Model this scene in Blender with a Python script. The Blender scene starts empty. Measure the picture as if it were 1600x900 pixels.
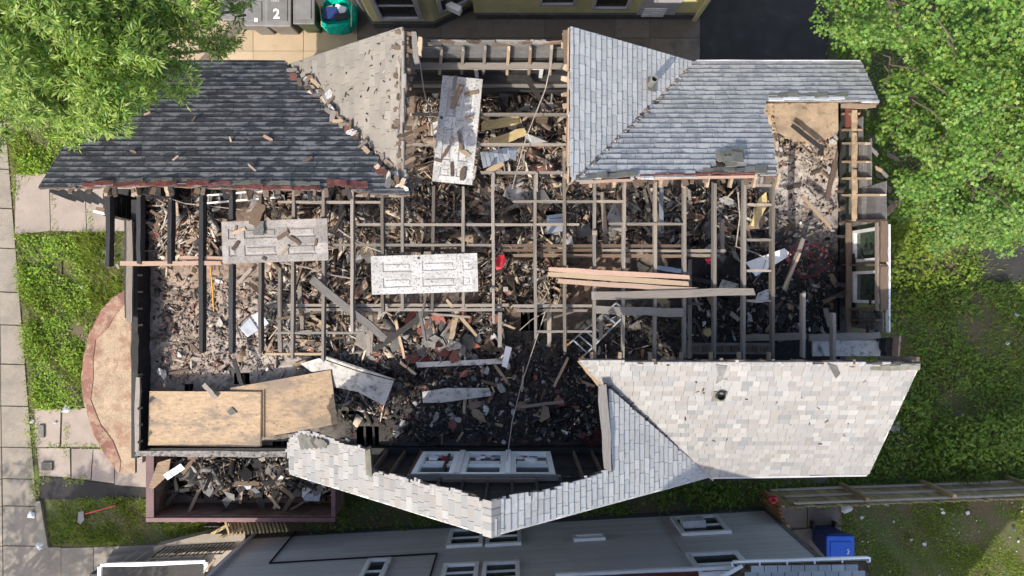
import bpy, bmesh, math, random
import numpy as np
from mathutils import Vector, Matrix, Euler

R = random.Random(11)
NR = np.random.default_rng(5)
scn = bpy.context.scene
col = scn.collection

# ------------------------------------------------------------------ camera, sky, sun, exposure
CZ = 19.5                                   # camera height above the ground, metres
F = 1081.0                                  # focal length in photograph pixels (1600 wide)
cd = bpy.data.cameras.new('camera'); cam = bpy.data.objects.new('camera', cd); col.objects.link(cam)
cam.location = (0, 0, CZ); cd.sensor_width = 36; cd.lens = 36 * F / 1600; cd.clip_end = 2000
scn.camera = cam
SUNV = Vector((-.445, -.545, .71)).normalized()      # towards the sun
w = bpy.data.worlds.new('World'); scn.world = w; w.use_nodes = True
nt = w.node_tree; bg = nt.nodes['Background']
sky = nt.nodes.new('ShaderNodeTexSky'); sky.sky_type = 'NISHITA'; sky.sun_disc = False
sky.sun_elevation = math.asin(SUNV.z); sky.sun_rotation = math.atan2(SUNV.x, SUNV.y)
sky.air_density = 1.0; sky.dust_density = 3.0; sky.ozone_density = 1.0
nt.links.new(sky.outputs[0], bg.inputs[0]); bg.inputs[1].default_value = 0.15
sl = bpy.data.lights.new('sun', 'SUN'); sl.energy = 2.75; sl.angle = math.radians(.5); sl.color = (1, .925, .81)
so = bpy.data.objects.new('sun', sl); col.objects.link(so)
so.rotation_euler = SUNV.to_track_quat('Z', 'Y').to_euler()
vs = scn.view_settings; vs.view_transform = 'Standard'; vs.look = 'None'; vs.gamma = 1; vs.exposure = 1.04
vs.use_curve_mapping = False

# ------------------------------------------------------------------ placing helpers
def P(px, py, z):
    d = CZ - z
    return Vector(((px - 800) * d / F, (450 - py) * d / F, z))
class Plane:
    def __init__(s, o, n): s.o = Vector(o); s.n = Vector(n).normalized()
    def hit(s, px, py):
        d = Vector(((px - 800) / F, (450 - py) / F, -1)); c = Vector((0, 0, CZ))
        return c + d * ((s.o - c).dot(s.n) / d.dot(s.n))
    def z(s, x, y): return s.o.z - (s.n.x * (x - s.o.x) + s.n.y * (y - s.o.y)) / s.n.z
def pxof(p): d = CZ - p[2]; return (800 + p[0] * F / d, 450 - p[1] * F / d)
def inpoly(x, y, poly):
    r = False; n = len(poly); j = n - 1
    for i in range(n):
        xi, yi = poly[i][0], poly[i][1]; xj, yj = poly[j][0], poly[j][1]
        if (yi > y) != (yj > y) and x < (xj - xi) * (y - yi) / (yj - yi) + xi: r = not r
        j = i
    return r
def np_inpoly(x, y, poly):
    r = np.zeros(len(x), bool); n = len(poly); j = n - 1
    for i in range(n):
        xi, yi = poly[i][0], poly[i][1]; xj, yj = poly[j][0], poly[j][1]
        if yi != yj:
            c = ((yi > y) != (yj > y)) & (x < (xj - xi) * (y - yi) / (yj - yi) + xi); r ^= c
        j = i
    return r

# ------------------------------------------------------------------ materials
def lin(c):
    return tuple((v / 12.92 if v <= .04045 else ((v + .055) / 1.055) ** 2.4) for v in c)
def M(name, pal, noise=(6, .35), stretch=(1, 1, 1), coord='pos', rough=.9, bump=(.25, 30), soot=None, soot2=None, metal=0, spec=.25,
      wts=None, attr=None, translucent=0, jitter=.18, fine=(60, .15), trans=0, interp='LINEAR', band=None):
    m = bpy.data.materials.new(name); m.use_nodes = True; t = m.node_tree; N = t.nodes; L = t.links
    b = N['Principled BSDF']
    b.inputs['Roughness'].default_value = rough; b.inputs['Metallic'].default_value = metal
    b.inputs['Specular IOR Level'].default_value = spec
    g = N.new('ShaderNodeNewGeometry'); oi = N.new('ShaderNodeObjectInfo')
    a = N.new('ShaderNodeMath'); a.operation = 'MULTIPLY_ADD'; L.new(oi.outputs['Random'], a.inputs[0]); a.inputs[1].default_value = 7.13
    L.new(g.outputs['Random Per Island'], a.inputs[2])
    fr = N.new('ShaderNodeMath'); fr.operation = 'FRACT'; L.new(a.outputs[0], fr.inputs[0])
    if coord == 'pos': src = g.outputs['Position']
    else:
        tc = N.new('ShaderNodeTexCoord'); src = tc.outputs['Object']
    mp = N.new('ShaderNodeMapping'); L.new(src, mp.inputs[0]); mp.inputs['Scale'].default_value = stretch
    if coord != 'pos':
        cx = N.new('ShaderNodeCombineXYZ')
        ml = N.new('ShaderNodeMath'); ml.operation = 'MULTIPLY'; ml.inputs[1].default_value = 37.0; L.new(fr.outputs[0], ml.inputs[0])
        for k in range(3): L.new(ml.outputs[0], cx.inputs[k])
        L.new(cx.outputs[0], mp.inputs['Location'])
    vec = mp.outputs[0]
    def tex(scale, detail=6, r=.6):
        n = N.new('ShaderNodeTexNoise'); n.inputs['Scale'].default_value = scale; n.inputs['Detail'].default_value = detail
        n.inputs['Roughness'].default_value = r; L.new(vec, n.inputs['Vector']); return n.outputs[0]
    def mr(x, lo, hi, a0, b0):
        n = N.new('ShaderNodeMapRange'); L.new(x, n.inputs[0]); n.inputs[1].default_value = lo; n.inputs[2].default_value = hi
        n.inputs[3].default_value = a0; n.inputs[4].default_value = b0; return n.outputs[0]
    def mix(fac, A, B, mode='MIX'):
        n = N.new('ShaderNodeMix'); n.data_type = 'RGBA'; n.blend_type = mode
        for s, v in ((n.inputs[0], fac), (n.inputs[6], A), (n.inputs[7], B)):
            if isinstance(v, (int, float)): s.default_value = v
            elif isinstance(v, tuple): s.default_value = (*v[:3], 1)
            else: L.new(v, s)
        return n.outputs[2]
    if attr:
        at = N.new('ShaderNodeAttribute'); at.attribute_name = attr; c = at.outputs['Color']
    elif len(pal) == 1: 
        rgb = N.new('ShaderNodeRGB'); rgb.outputs[0].default_value = (*pal[0], 1); c = rgb.outputs[0]
    else:
        cr = N.new('ShaderNodeValToRGB'); cr.color_ramp.interpolation = interp if wts is None else 'CONSTANT'
        e = cr.color_ramp.elements
        ws = wts or [1] * len(pal); tot = sum(ws); acc = 0
        while len(e) < len(pal): e.new(.5)
        for i, p in enumerate(pal):
            e[i].position = (acc / tot) if wts else i / (len(pal) - 1); e[i].color = (*p, 1); acc += ws[i]
        L.new(fr.outputs[0], cr.inputs[0]); c = cr.outputs[0]
    # brightness jitter per piece, independent of hue
    j2 = N.new('ShaderNodeMath'); j2.operation = 'MULTIPLY'; j2.inputs[1].default_value = 13.7; L.new(fr.outputs[0], j2.inputs[0])
    j3 = N.new('ShaderNodeMath'); j3.operation = 'FRACT'; L.new(j2.outputs[0], j3.inputs[0])
    v1 = mr(tex(noise[0]), .25, .75, 1 - noise[1], 1 + noise[1])
    v2 = mr(tex(fine[0], 3), .25, .75, 1 - fine[1], 1 + fine[1])
    v3 = mr(j3.outputs[0], 0, 1, 1 - jitter, 1 + jitter)
    vv = N.new('ShaderNodeMath'); vv.operation = 'MULTIPLY'; L.new(v1, vv.inputs[0]); L.new(v2, vv.inputs[1])
    vw = N.new('ShaderNodeMath'); vw.operation = 'MULTIPLY'; L.new(vv.outputs[0], vw.inputs[0]); L.new(v3, vw.inputs[1])
    cmb = N.new('ShaderNodeCombineColor')
    for k in range(3): L.new(vw.outputs[0], cmb.inputs[k])
    c = mix(1.0, c, cmb.outputs[0], 'MULTIPLY')
    for s in (soot, soot2):
        if s:
            f = mr(tex(s[0], 8, .65), s[1], s[2], 0, s[4] if len(s) > 4 else 1); c = mix(f, c, s[3])
    if band:                                                   # weathering and painted butt shade, repeated on every course: (v direction, offset, course, start, colour, amount, noise scale)
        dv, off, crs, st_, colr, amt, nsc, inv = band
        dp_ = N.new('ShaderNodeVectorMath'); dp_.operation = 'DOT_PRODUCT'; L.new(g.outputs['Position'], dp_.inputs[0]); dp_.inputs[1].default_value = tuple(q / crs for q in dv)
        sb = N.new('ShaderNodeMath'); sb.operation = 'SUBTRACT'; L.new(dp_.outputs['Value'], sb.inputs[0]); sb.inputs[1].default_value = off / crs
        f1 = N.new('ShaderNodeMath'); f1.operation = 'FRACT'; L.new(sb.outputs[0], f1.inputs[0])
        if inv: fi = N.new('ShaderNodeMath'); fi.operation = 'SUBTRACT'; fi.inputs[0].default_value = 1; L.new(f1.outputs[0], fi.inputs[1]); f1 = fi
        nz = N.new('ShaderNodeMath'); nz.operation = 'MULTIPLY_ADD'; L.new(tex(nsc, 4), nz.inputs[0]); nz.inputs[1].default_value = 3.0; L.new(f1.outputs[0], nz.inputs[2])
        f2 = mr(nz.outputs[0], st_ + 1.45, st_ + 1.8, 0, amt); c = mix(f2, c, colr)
    L.new(c, b.inputs['Base Color'])
    if bump:
        bn = N.new('ShaderNodeBump'); bn.inputs['Strength'].default_value = bump[0]; bn.inputs['Distance'].default_value = .02
        L.new(tex(bump[1], 4), bn.inputs['Height']); L.new(bn.outputs[0], b.inputs['Normal'])
    if translucent:
        tr = N.new('ShaderNodeBsdfTranslucent'); L.new(c, tr.inputs[0]); ms = N.new('ShaderNodeMixShader'); ms.inputs[0].default_value = translucent
        L.new(b.outputs[0], ms.inputs[1]); L.new(tr.outputs[0], ms.inputs[2]); L.new(ms.outputs[0], N['Material Output'].inputs[0])
    if trans: b.inputs['Transmission Weight'].default_value = trans
    return m

BLACK = (.012, .011, .011)
MT = {}
MT['char'] = M('charred_timber', [(.012, .012, .013), (.03, .028, .027), (.045, .042, .04)], (9, .5), (1, 8, 8), 'obj', .7, (.6, 22), spec=.4)
MT['greywood'] = M('weathered_timber', [(.22, .2, .18), (.28, .245, .21), (.18, .165, .15), (.25, .205, .165)], (7, .4), (1, 10, 10), 'obj', .9, soot=(3, .5, .72, (.035, .032, .03), .75))
MT['joist'] = M('scorched_joist', [(.2, .18, .16), (.26, .225, .19), (.16, .148, .135), (.3, .25, .2)], (6, .4), (1, 12, 12), 'obj', .9, soot=(2.2, .53, .7, (.035, .033, .031), .75))
MT['darkjoist'] = M('dark_scorched_joist', [(.11, .1, .09), (.14, .12, .1)], (6, .45), (1, 12, 12), 'obj', .9, soot=(2.2, .5, .7, (.03, .028, .027), .8))
MT['blackjoist'] = M('burnt_joist', [(.022, .022, .025), (.04, .04, .043)], (6, .5), (1, 12, 12), 'obj', .75, (.5, 20), spec=.35)
MT['rawwood'] = M('raw_lumber', [(.31, .23, .155), (.36, .275, .19), (.26, .19, .135)], (7, .3), (1, 12, 12), 'obj', .85, soot=(3, .62, .8, (.08, .06, .05), .6))
MT['pinkwood'] = M('old_lumber', [(.36, .24, .18), (.42, .3, .23)], (7, .3), (1, 12, 12), 'obj', .85, soot=(3, .6, .8, (.1, .08, .07), .6))
MT['brownwood'] = M('scorched_brown_board', [(.1, .07, .05), (.17, .12, .085), (.06, .045, .037), (.23, .165, .115)], (7, .45), (1, 10, 10), 'obj', .9, soot=(3, .5, .7, (.02, .018, .017), .8))
MT['oldbeam'] = M('gray_old_beam', [(.16, .15, .14)], (5, .45), (1, 9, 9), 'obj', .9, soot=(3, .5, .75, (.04, .037, .035), .8), soot2=(6, .64, .72, (.3, .22, .14), .7))
MT['door'] = M('sooty_white_door_paint', [(.42, .414, .40)], (3, .12), coord='obj', rough=.6, bump=(.1, 40), soot=(24, .53, .64, (.05, .045, .042), .8), soot2=(2.4, .5, .75, (.2, .175, .16), .65))
MT['door2'] = M('ashy_gray_door_paint', [(.27, .25, .235)], (3, .3), coord='obj', rough=.7, bump=(.1, 40), soot=(22, .52, .68, (.06, .055, .05), .7), soot2=(2.5, .52, .75, (.15, .135, .13), .6))
MT['osb'] = M('plywood', [(.34, .248, .16), (.31, .225, .145)], (7, .25), (1, 2.2, 1), 'obj', .8, (.1, 40), soot=(1.5, .5, .62, (.17, .14, .115), .75), soot2=(9, .57, .66, (.12, .09, .07), .7), fine=(25, .2))
def slope(nx, ny, nz):
    n = Vector((nx, ny, nz)).normalized(); return (Vector((0, 0, 1)) - n * n.z).normalized()
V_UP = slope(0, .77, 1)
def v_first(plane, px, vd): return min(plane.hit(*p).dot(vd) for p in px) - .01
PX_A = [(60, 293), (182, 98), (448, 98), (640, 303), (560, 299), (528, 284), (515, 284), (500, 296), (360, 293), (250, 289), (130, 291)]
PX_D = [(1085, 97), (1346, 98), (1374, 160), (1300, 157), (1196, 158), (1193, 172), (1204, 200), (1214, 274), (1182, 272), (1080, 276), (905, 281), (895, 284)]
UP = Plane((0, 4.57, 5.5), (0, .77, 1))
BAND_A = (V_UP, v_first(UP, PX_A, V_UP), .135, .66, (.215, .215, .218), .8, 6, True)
BAND_D = (V_UP, v_first(UP, PX_D, V_UP), .14, .3, (.17, .18, .195), .8, 4.0, False)  # darker band paints the shade below each shingle butt into the colour
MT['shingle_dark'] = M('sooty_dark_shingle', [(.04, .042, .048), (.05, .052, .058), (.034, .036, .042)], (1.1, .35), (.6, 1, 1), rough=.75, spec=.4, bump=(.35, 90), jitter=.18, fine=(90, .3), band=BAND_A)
MT['shingle_tan'] = M('weathered_tan_shingle', [(.225, .205, .178), (.25, .228, .2), (.205, .188, .168)], (2.2, .18), rough=.9, bump=(.4, 120), jitter=.07, soot=(5, .64, .76, (.13, .11, .095), .6), fine=(110, .25))
MT['shingle_blue'] = M('blue_gray_shingle', [(.385, .388, .382), (.41, .41, .4), (.362, .367, .366), (.395, .388, .372)], (1.6, .12), rough=.85, bump=(.4, 120), jitter=.07, soot=(1.3, .6, .8, (.15, .16, .175), .35), fine=(110, .25))
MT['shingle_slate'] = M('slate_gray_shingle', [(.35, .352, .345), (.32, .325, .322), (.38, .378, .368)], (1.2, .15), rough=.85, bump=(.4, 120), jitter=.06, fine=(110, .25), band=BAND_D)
MT['porchshingle'] = M('light_slate_shingle', [(.36, .38, .39), (.4, .415, .42), (.33, .35, .36)], (1.2, .15), rough=.85, jitter=.1, fine=(110, .25))
MT['shingle_light'] = M('pale_gray_shingle', [(.27, .263, .25), (.325, .317, .305), (.285, .268, .25), (.228, .233, .234), (.3, .292, .28), (.265, .248, .23)], (2, .06), rough=.9, bump=(.4, 120), jitter=.1, fine=(130, .22), soot=(9, .7, .78, (.25, .22, .2), .5))
MT['underlay'] = M('gray_green_underlay', [(.13, .125, .1), (.17, .165, .14)], (5, .3), rough=.95)
MT['deck'] = M('roof_deck_boards', [(.07, .05, .04)], (6, .5), rough=.95, soot=(3, .45, .7, (.3, .2, .13), .7))
MT['redpaper'] = M('red_brown_torn_underlay', [(.17, .06, .05), (.22, .085, .07), (.12, .05, .042)], (9, .45), rough=.95, bump=(.6, 20))
MT['rubble'] = M('mixed_rubble', [(.02, .019, .019), (.05, .046, .043), (.1, .075, .058), (.18, .13, .094), (.31, .23, .165), (.2, .19, .18), (.36, .34, .31), (.13, .06, .05), (.45, .37, .28)],
                 wts=[15, 11, 14, 14, 11, 15, 11, 4, 6], noise=(12, .4), rough=.95)
MT['rubble_tan'] = M('lath_rubble', [(.028, .026, .025), (.085, .066, .053), (.18, .135, .102), (.28, .21, .155), (.4, .32, .235), (.25, .23, .21), (.4, .37, .33), (.17, .085, .07)],
                 wts=[9, 10, 19, 19, 11, 16, 10, 6], noise=(12, .4), rough=.95)
MT['rubble_pale'] = M('ash_rubble', [(.03, .028, .027), (.1, .08, .065), (.2, .16, .13), (.29, .24, .2), (.28, .2, .14), (.18, .085, .07), (.35, .31, .275)],
                 wts=[20, 16, 20, 16, 12, 6, 8], noise=(12, .4), rough=.95)
MT['rubble_black'] = M('charcoal_rubble', [(.014, .013, .013), (.028, .026, .025), (.055, .05, .047), (.12, .108, .1), (.3, .29, .28), (.11, .055, .04), (.24, .16, .1)],
                 wts=[30, 24, 16, 11, 7, 7, 6], noise=(12, .5), rough=.8, spec=.4)
MT['rubble_dump'] = M('dumpster_rubble', [(.012, .012, .012), (.03, .028, .028), (.07, .055, .045), (.14, .1, .075), (.12, .115, .11), (.3, .28, .26), (.28, .21, .15)], wts=[28, 22, 16, 12, 10, 5, 7], noise=(12, .4), rough=.9)
MT['floor'] = M('ash_and_char_floor', None, (5, .35), attr='tone', rough=.95, bump=(.7, 18), soot=(7, .55, .68, (.022, .02, .02), .7), soot2=(16, .62, .76, (.36, .32, .285), .28))
MT['plaster'] = M('white_plaster', [(.5, .48, .45), (.38, .36, .34), (.58, .56, .53)], (5, .25), coord='obj', rough=.9, soot=(6, .52, .66, (.05, .045, .043), .8))
MT['tanledger'] = M('singed_ledger', [(.3, .225, .15)], (5, .4), rough=.9, soot=(7, .48, .66, (.08, .06, .045), .75))
MT['tanpiece'] = M('scorched_sheet', [(.27, .2, .14), (.2, .155, .115)], (4, .35), coord='obj', rough=.95, soot=(4, .5, .68, (.05, .042, .037), .8))
MT['ashbeam'] = M('ashy_beam', [(.24, .225, .21)], (9, .5), coord='pos', rough=.95, soot=(16, .5, .62, (.04, .037, .035), .85))
MT['brick'] = M('red_shingle_scrap', [(.17, .065, .052), (.22, .09, .07), (.13, .052, .045)], (6, .35), coord='obj', rough=.95)
MT['scrapshingle'] = M('gray_shingle_scrap', [(.12, .118, .112), (.18, .175, .165), (.08, .08, .08), (.24, .22, .2)], (5, .35), coord='obj', rough=.95)
MT['metal'] = M('galvanised_metal', [(.36, .39, .43)], (4, .2), coord='obj', rough=.45, metal=.6, bump=(.05, 20), soot=(5, .58, .75, (.1, .1, .1), .6))
MT['alu'] = M('aluminium', [(.36, .4, .45)], (4, .2), coord='obj', rough=.4, metal=.6, bump=None)
MT['darkmetal'] = M('dark_metal', [(.02, .02, .022)], (4, .3), rough=.5, bump=None, spec=.5)
MT['white'] = M('white_paint', [(.88, .87, .84)], (4, .1), rough=.55, bump=None, fine=(40, .06))
MT['white_dirty'] = M('sooty_white_paint', [(.62, .62, .62)], (4, .15), rough=.6, bump=None, soot=(9, .55, .7, (.1, .095, .09), .7))
MT['redplastic'] = M('red_plastic', [(.42, .02, .028)], (4, .3), rough=.45, bump=None, spec=.5)
MT['redhose'] = M('red_hose_rubber', [(.13, .012, .02)], (4, .2), rough=.5, bump=None)
MT['cable'] = M('gray_cable', [(.3, .26, .23)], (4, .2), rough=.6, bump=None)
MT['blackcable'] = M('black_cable', [(.012, .012, .012)], (4, .2), rough=.6, bump=None)
MT['yellow'] = M('yellow_paint', [(.6, .3, .03)], (4, .2), rough=.6, bump=None)
MT['foam'] = M('yellow_foam', [(.46, .36, .18)], (6, .3), coord='obj', rough=.95, soot=(5, .6, .75, (.1, .08, .06), .6))
MT['sash'] = M('smoke_stained_sash', [(.62, .61, .6)], (4, .2), rough=.7, bump=None, soot=(6, .56, .74, (.08, .07, .06), .7))
MT['glass'] = M('dark_window_glass', [(.025, .028, .026)], (3, .4), rough=.25, bump=None, spec=.12)
MT['mirrorglass'] = M('bright_window_glass', [(.03, .05, .035)], (9, .7), rough=.05, bump=None, spec=.8)
MT['maroon'] = M('maroon_container_paint', [(.115, .055, .06)], (3, .25), rough=.55, bump=(.15, 20), soot=(5, .58, .75, (.13, .06, .03), .7), spec=.4)
MT['rust'] = M('rusty_steel', [(.27, .18, .14)], (2.5, .4), (1, 1, 1), rough=.8, soot=(3, .5, .62, (.2, .085, .04), .8), soot2=(2.2, .55, .7, (.2, .18, .165), .7))
MT['porch'] = M('porch_roof_membrane', [(.33, .25, .17)], (2.5, .25), rough=.95, soot=(2.6, .5, .64, (.21, .105, .075), .7), soot2=(15, .55, .7, (.42, .36, .27), .5), fine=(30, .3))
MT['porchband'] = M('rusty_flashing', [(.2, .1, .075), (.23, .12, .09)], (3, .35), rough=.9, soot=(4, .5, .62, (.32, .24, .165), .8), fine=(40, .3))
MT['porchedge'] = M('rust_red_roof_edge', [(.17, .075, .055)], (3, .35), rough=.8)
MT['siding_black'] = M('charred_siding', [(.02, .02, .021), (.03, .03, .031), (.014, .014, .014)], (5, .5), rough=.7, spec=.4)
MT['siding_grey'] = M('gray_sheathing', [(.15, .148, .148), (.19, .186, .182), (.12, .118, .118)], (6, .3), (1, 6, 1), rough=.85)
MT['tanply'] = M('tan_sheathing', [(.38, .29, .2)], (3, .3), rough=.9, soot=(2.2, .48, .66, (.19, .14, .1), .8), soot2=(7, .56, .68, (.1, .075, .055), .7))  # stains, made stronger to stand in for shadows of overhead beams
MT['gwall'] = M('gray_clapboard', [(.52, .5, .465), (.54, .518, .483), (.505, .487, .457)], (.8, .08), (1, 1, 1), rough=.65, jitter=.06, bump=(.05, 60))
MT['ywall'] = M('yellow_green_stucco', [(.72, .68, .36)], (2, .15), rough=.95, bump=(.4, 40), soot=(3, .62, .8, (.2, .18, .07), .5))
MT['stone'] = M('gray_stone_base', [(.1, .1, .1)], (3, .3), rough=.9)
MT['trimgrey'] = M('lilac_gray_trim', [(.52, .5, .52)], (3, .15), rough=.6, bump=None)
MT['bin'] = M('gray_bin_plastic', [(.16, .155, .15)], (4, .2), rough=.5, bump=(.05, 50), spec=.45, soot=(8, .6, .75, (.25, .23, .2), .5))
MT['bingreen'] = M('dark_green_bin_plastic', [(.045, .07, .04)], (4, .2), rough=.5, bump=None)
MT['blue'] = M('blue_bin_plastic', [(.015, .1, .5)], (4, .15), rough=.4, bump=None, spec=.5)
MT['darkblue'] = M('dark_blue_bin_plastic', [(.012, .03, .14)], (4, .15), rough=.4, bump=None, spec=.5)
MT['greenbag'] = M('green_woven_bag', [(.0, .42, .31)], (14, .3), rough=.6, bump=(.8, 9))
MT['fencewood'] = M('fence_wood', [(.36, .275, .145), (.42, .32, .17), (.31, .235, .12)], (5, .25), (1, 1, 3), rough=.85)
MT['fencerail'] = M('pale_fence_rail', [(.5, .41, .33)], (5, .25), (1, 6, 6), rough=.85)
MT['fencegate'] = M('orange_fence_wood', [(.34, .19, .09), (.4, .23, .11)], (5, .25), rough=.85)
MT['concrete'] = M('sidewalk_concrete', [(.235, .205, .168), (.26, .228, .185), (.215, .19, .158)], (1.4, .16), rough=.95, bump=(.3, 70), jitter=.08, soot=(1.6, .5, .7, (.15, .135, .12), .6), soot2=(9, .62, .72, (.12, .11, .1), .5), fine=(45, .25))
MT['concrete_tan'] = M('tan_concrete', [(.40, .31, .21), (.375, .295, .2)], (1.2, .12), rough=.95, bump=(.25, 70), jitter=.05, soot=(2, .6, .8, (.27, .2, .13), .5), fine=(45, .12))
MT['concrete_dark'] = M('stained_concrete', [(.15, .125, .105), (.17, .14, .115)], (1.4, .25), rough=.95, bump=(.3, 60), soot=(1.4, .5, .7, (.06, .05, .045), .7))
MT['slabpink'] = M('path_concrete', [(.3, .25, .21), (.27, .23, .2)], (1.5, .16), rough=.95, bump=(.3, 60), jitter=.08, soot=(2.2, .56, .78, (.16, .14, .12), .5))
MT['asphalt'] = M('asphalt', [(.042, .04, .039)], (2, .25), rough=.95, bump=(.5, 90), soot=(2, .6, .8, (.11, .1, .095), .5), fine=(120, .4))
MT['ground'] = M('soil', [(.12, .092, .06)], (1.5, .3), rough=1, bump=(.7, 30), soot=(1.1, .42, .58, (.07, .095, .03), .85), soot2=(14, .66, .72, (.3, .27, .23), .5))
MT['dirt'] = M('bare_dirt', [(.17, .13, .1)], (2, .3), rough=1, bump=(.7, 30), soot=(9, .66, .74, (.33, .3, .26), .7))
G1 = [(.2, .3, .028), (.28, .36, .04), (.12, .21, .022), (.36, .36, .1), (.22, .32, .045)]
MT['grass'] = M('grass_blades', G1, (1.2, .3), rough=.7, bump=None, translucent=.35, soot=(1.6, .6, .72, (.22, .2, .07), .5))
MT['lawn'] = M('lawn_blades', [(.2, .28, .04), (.28, .33, .06), (.15, .23, .03), (.36, .36, .12)], (1.4, .3), rough=.75, bump=None, translucent=.35)
MT['lush'] = M('weed_leaves', [(.18, .33, .026), (.25, .37, .035), (.12, .24, .022), (.29, .36, .07)], (1.2, .3), rough=.6, bump=None, translucent=.35)
MT['vine'] = M('ground_vine_leaves', [(.12, .22, .028), (.17, .26, .035), (.075, .15, .018), (.23, .27, .05)], (1.0, .35), rough=.6, bump=None, translucent=.3)
MT['bush'] = M('bush_leaves', [(.15, .24, .025), (.24, .29, .04), (.1, .18, .02)], (1.0, .3), rough=.6, bump=None, translucent=.35)
MT['ash_leaf'] = M('narrow_leaf', [(.11, .22, .025), (.18, .29, .035), (.07, .155, .02), (.3, .36, .07), (.13, .24, .03)], (.8, .3), rough=.5, bump=None, translucent=.3, jitter=.25, spec=.4)
MT['maple_leaf'] = M('maple_leaf', [(.1, .22, .035), (.14, .265, .042), (.07, .17, .03), (.21, .28, .05), (.12, .24, .05)], (.8, .25), rough=.5, bump=None, translucent=.3, jitter=.3, spec=.4)
MT['bark'] = M('bark', [(.1, .08, .065)], (6, .4), (1, 1, .3), rough=.95, bump=(.8, 15))
MT['litter'] = M('white_litter', [(.5, .5, .48), (.42, .43, .44)], (6, .25), coord='obj', rough=.7, bump=(.6, 12))
MT['roofbrown'] = M('red_brown_roofing', [(.13, .045, .035)], (4, .3), rough=.9)

# ------------------------------------------------------------------ mesh helpers
CUBE_V = np.array([(x, y, z) for x in (-.5, .5) for y in (-.5, .5) for z in (-.5, .5)], float)
CUBE_F = [(0, 1, 3, 2), (4, 6, 7, 5), (0, 4, 5, 1), (2, 3, 7, 6), (0, 2, 6, 4), (1, 5, 7, 3)]
class MB:
    def __init__(s): s.v = []; s.f = []; s.m = []
    def add(s, v, f, mi=0):
        k = len(s.v); s.v += [tuple(p) for p in v]; s.f += [tuple(i + k for i in q) for q in f]; s.m += [mi] * len(f); return s
    def box(s, c, size, rot=None, mi=0):
        v = [Vector((a * size[0], b * size[1], d * size[2])) for a, b, d in CUBE_V]
        if rot is not None: v = [rot @ p for p in v]
        return s.add([p + Vector(c) for p in v], CUBE_F, mi)
    def span(s, a, b, mi=0):
        a = Vector(a); b = Vector(b); return s.box((a + b) / 2, [abs(q) for q in (b - a)], None, mi)
    def beam(s, p0, p1, wd, h, mi=0, up=(0, 0, 1)):
        p0 = Vector(p0); p1 = Vector(p1); x = (p1 - p0); l = x.length; x.normalize(); up = Vector(up)
        if abs(x.dot(up)) > .98: up = Vector((0, 1, 0))
        y = up.cross(x).normalized(); z = x.cross(y)
        return s.box((p0 + p1) / 2, (l, wd, h), Matrix((x, y, z)).transposed(), mi)
    def prism(s, pts, th, mi=0, mside=None):                 # polygon pts (3D), extruded by vector th
        n = len(pts); th = Vector(th); k = len(s.v)
        a = [Vector(p) for p in pts]; nrm = Vector((0, 0, 0))
        for i in range(n): nrm += a[i].cross(a[(i + 1) % n])
        if nrm.dot(th) > 0: a.reverse()
        s.v += [tuple(p) for p in a] + [tuple(p + th) for p in a]
        s.f.append(tuple(range(k, k + n))); s.f.append(tuple(range(k + 2 * n - 1, k + n - 1, -1))); s.m += [mi, mi]
        for i in range(n):
            j = (i + 1) % n; s.f.append((k + i, k + n + i, k + n + j, k + j)); s.m.append(mi if mside is None else mside)
        return s
    def tube(s, pts, r, seg=6, mi=0, r2=None):
        pts = [Vector(p) for p in pts]; n = len(pts); k = len(s.v)
        for i, p in enumerate(pts):
            d = (pts[min(i + 1, n - 1)] - pts[max(i - 1, 0)]).normalized()
            u = Vector((0, 0, 1)) if abs(d.z) < .9 else Vector((1, 0, 0)); a = d.cross(u).normalized(); b = d.cross(a)
            rr = r if r2 is None else r + (r2 - r) * i / max(1, n - 1)
            for q in range(seg):
                t = 2 * math.pi * q / seg; s.v.append(tuple(p + a * math.cos(t) * rr + b * math.sin(t) * rr))
        for i in range(n - 1):
            for q in range(seg):
                s.f.append((k + i * seg + q, k + i * seg + (q + 1) % seg, k + (i + 1) * seg + (q + 1) % seg, k + (i + 1) * seg + q)); s.m.append(mi)
        s.f.append(tuple(k + q for q in range(seg - 1, -1, -1))); s.f.append(tuple(k + (n - 1) * seg + q for q in range(seg))); s.m += [mi, mi]
        return s
    def mesh(s, name, mats, center=False):
        me = bpy.data.meshes.new(name); c = Vector((0, 0, 0))
        if center and s.v:
            a = np.array(s.v); c = Vector((a.min(0) + a.max(0)) / 2); c.z = a[:, 2].min()
            me.from_pydata([tuple(Vector(p) - c) for p in s.v], [], s.f)
        else: me.from_pydata(s.v, [], s.f)
        for m in (mats if isinstance(mats, (list, tuple)) else [mats]): me.materials.append(m)
        if any(s.m): me.polygons.foreach_set('material_index', s.m)
        me.update(); return me, c
    def part(s, name, mats, parent, label=None, kind=None, bevel=0):
        me, c = s.mesh(name, mats, True)
        o = link(name, me, parent, c)
        if label: o['label'] = label
        if kind: o['kind'] = kind
        if bevel: bev(o, bevel)
        return o
    def thing(s, name, mats, label, cat, group=None, bevel=0):
        me, c = s.mesh(name, mats, True); o = link(name, me, None, c); tag(o, label, cat, group)
        if bevel: bev(o, bevel)
        return o
def bev(o, wd):
    m = o.modifiers.new('bevel', 'BEVEL'); m.width = wd; m.segments = 2; m.limit_method = 'ANGLE'
WORLD = {}
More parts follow.
